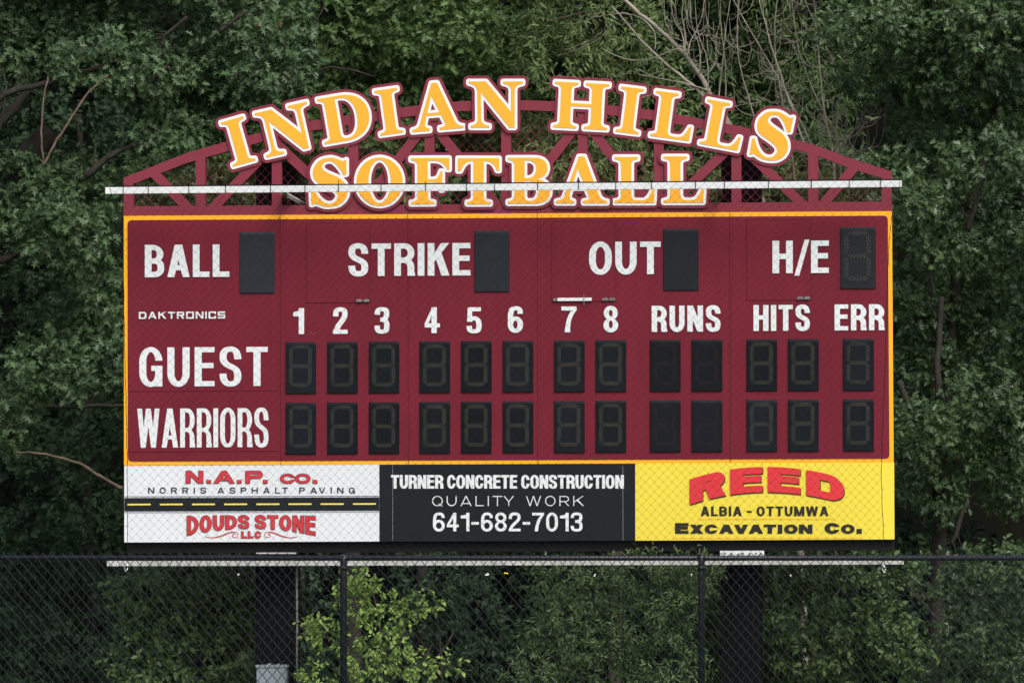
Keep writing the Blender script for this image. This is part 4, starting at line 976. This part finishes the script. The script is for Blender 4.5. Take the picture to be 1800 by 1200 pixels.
tree('shrub', 'dim undergrowth in the deep shade at the lower left corner', 'shrub', 9.6, lb([(60,1060,90,50),(150,1130,90,50),(40,1180,80,40),(180,1030,60,40),(60,930,80,45),(160,900,70,50),(100,800,90,50),(190,760,60,50),(230,1150,80,50),(90,1000,90,40)], 9.6, .4), 'oak', 'wood_leaf', .075, 75, 9)
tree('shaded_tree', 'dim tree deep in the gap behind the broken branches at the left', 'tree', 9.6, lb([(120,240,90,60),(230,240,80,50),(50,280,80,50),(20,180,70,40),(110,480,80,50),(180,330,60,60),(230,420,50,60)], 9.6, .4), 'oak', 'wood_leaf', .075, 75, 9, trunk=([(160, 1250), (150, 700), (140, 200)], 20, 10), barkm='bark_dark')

# leafless tree at the upper right
dt = empty('dead_tree', (at(1330, 1000, 5.2).x, 5.2, 0), 'leafless grey dead tree with leaning limbs behind the right of the lettering', 'tree')
m = MB()
pts, rd = limb([(1420, 1300), (1400, 800), (1360, 430), (1300, 255), (1252, 172), (1228, 128), (1195, 86), (1150, 45), (1118, 18), (1090, -6), (1040, -40)], 12, 5, 5.2, 1.3); m.tube(pts, rd, 8); m.build('trunk', M['dead'], dt, True)
for path, w0, w1 in (([(1290, 235), (1240, 172), (1205, 140), (1165, 108), (1128, 72), (1096, 34), (1075, 12)], 7, 2.2), ([(1194, 85), (1172, 93), (1140, 105), (1112, 106), (1085, 99), (1058, 85)], 2.6, 1.5), ([(1150, 88), (1153, 72), (1146, 50), (1126, 32), (1098, 24), (1068, 27), (1045, 30)], 2.4, 1.3),
                     ([(1248, 160), (1200, 146), (1160, 138), (1120, 130)], 3.4, 1.5), ([(1172, 122), (1150, 130), (1128, 136)], 2, 1.2), ([(1045, 30), (1020, 40), (995, 46)], 1.6, 1), ([(1065, 36), (1060, 55), (1030, 75), (995, 88)], 1.6, 1), ([(1075, 42), (1056, 66), (1020, 85), (990, 96)], 1.6, 1), ([(1120, 175), (1140, 168), (1190, 150)], 1.6, 2.0), ([(1140, 131), (1118, 122), (1108, 128), (1072, 138)], 1.6, 1)):
    m = MB(); pts, rd = limb(path, w0, w1, 4.9, .8, .3); m.tube(pts, rd, 6); m.build('branch', M['dead'], dt, True)
shoots = MB()
def twig(x, y, dx, h, w, Y):
    """a shoot that leaves sideways and turns up"""
    p = [(x, y), (x + dx*.55, y - h*.12), (x + dx*.92, y - h*.45), (x + dx, y - h)]
    pts, rd = limb(p, w*.95, .7, Y, .7, random.uniform(-.3, .3)); shoots.tube(pts, rd, 4)
for x, y, xt in ((1202, 95, 1178), (1203, 100, 1200), (1230, 130, 1212), (1245, 160, 1222), (1262, 180, 1285), (1275, 200, 1262), (1206, 105, 1240)):
    pts, rd = limb([(x, y), (x + (xt-x)*.2 + 3, y*.66), (x + (xt-x)*.7 + random.uniform(-4, 4), y*.33), (xt, -12)], 2.8, 1.3, 4.95, .8); shoots.tube(pts, rd, 5)
    for q in range(5):
        t = random.uniform(.1, .8); twig(x + (xt-x)*t, y*(1-t), random.choice((-1, 1))*random.uniform(10, 30), random.uniform(25, 70), 1.4, 4.95)
shoots.build('twig', M['dead'], dt, True)
dt2 = empty('dead_tree', (at(1440, 1000, 4.8).x, 4.8, 0), 'thin leafless many-stemmed tree standing just right of the leaning grey one', 'tree')
shoots = MB()
for k, (path, w0) in enumerate(([[(1468, 330), (1462, 260), (1448, 190), (1440, 110), (1434, 40), (1430, -10)], 5.2], [[(1430, 300), (1400, 215), (1372, 130), (1350, 60), (1332, -10)], 4.4], [[(1445, 320), (1420, 240), (1380, 160), (1340, 90), (1310, 40), (1284, -10)], 3.4], [[(1400, 330), (1384, 230), (1368, 140), (1362, 60), (1366, -10)], 3.6],
                                [[(1480, 320), (1470, 230), (1476, 140), (1440, 60), (1410, -10)], 2.8], [[(1495, 330), (1470, 240), (1430, 160), (1402, 80), (1392, -10)], 2.8], [[(1350, 320), (1335, 240), (1312, 160), (1296, 90), (1300, -10)], 2.6], [[(1520, 330), (1500, 260), (1540, 190)], 2.4], [[(1470, 270), (1500, 230), (1560, 200)], 2.2], [[(1475, 280), (1520, 262), (1580, 255)], 2.0], [[(1480, 250), (1440, 215), (1400, 180), (1372, 150)], 2.0], [[(1450, 290), (1480, 255), (1490, 190)], 2.4])):
    m = MB(); pts, rd = limb(path, w0, 1.6 if w0 > 2.5 else .9, 4.7 + .15*(k % 4), .9); m.tube(pts, rd, 6); m.build('stem', M['dead_pink'], dt2, True)
    for q in range(12 if w0 > 2.5 else 6):
        i = random.randrange(len(path)-1); t = random.random(); x = path[i][0]+(path[i+1][0]-path[i][0])*t; y = path[i][1]+(path[i+1][1]-path[i][1])*t
        twig(x, y, random.choice((-1, 1))*random.uniform(12, 42), random.uniform(20, 75), 1.5, 4.7 + .15*(k % 4))
for q in range(24):                                                 # the fine haze of twigs between the stems
    twig(random.uniform(1170, 1500), random.uniform(40, 270), random.choice((-1, 1))*random.uniform(10, 46), random.uniform(18, 80), 1.3, random.uniform(4.6, 5.2))
shoots.build('twig', M['dead_pink'], dt2, True)

# a few withered leaf tufts
for px, py, Y, lab in ((484, 62, 5.8, 'withered rust brown leaf tuft high above the left of the lettering'), (194, 98, 3.4, 'tiny withered orange leaf tuft at the upper left')):
    me = leaves_mesh('withered_leaves', 'oak', *lobe_leaves([(px, py, 14 if px > 300 else 4, 9 if px > 300 else 5, Y, .05)], 200, 4 if px > 300 else 1, .085 if px > 300 else .05)); tag(link('withered_leaves', me, M['rust_leaf']), lab, 'leaves')

# wood behind everything and an added canopy over it: one mass nobody could count
wl = []
for iy in range(9):
    for ix in range(16):
        px = -200 + 2200*(ix + random.random()*.9)/15; py = -700 + 1950*(iy + random.random()*.8)/8.5
        wl.append((px, py, random.uniform(90, 150), random.uniform(70, 110), random.uniform(11.5, 15), .8))
shade_canopy = []  # leaf canopy above the view, added to shade the wood
for iy in range(7):
    for ix in range(20):
        shade_canopy.append((-600 + 3000*(ix + random.random()*.9)/19, -230 - 170*iy - 60*random.random(), random.uniform(130, 200), random.uniform(70, 110), 10.0 + iy*1.1 + random.uniform(-.8, .8), 1.3))
A_, B_ = lobe_leaves(wl, 75, 9, .105, front=.15), lobe_leaves(shade_canopy, 22, 9, .21, front=.1)
me = leaves_mesh('woodland', 'plain', *[np.concatenate(q) for q in zip(A_, B_)])
tag(link('woodland', me, M['wood_leaf']), 'dense dark wood closing the view behind the trees, with an unseen canopy added above for shade', 'wood', kind='stuff')
print('leaves built')
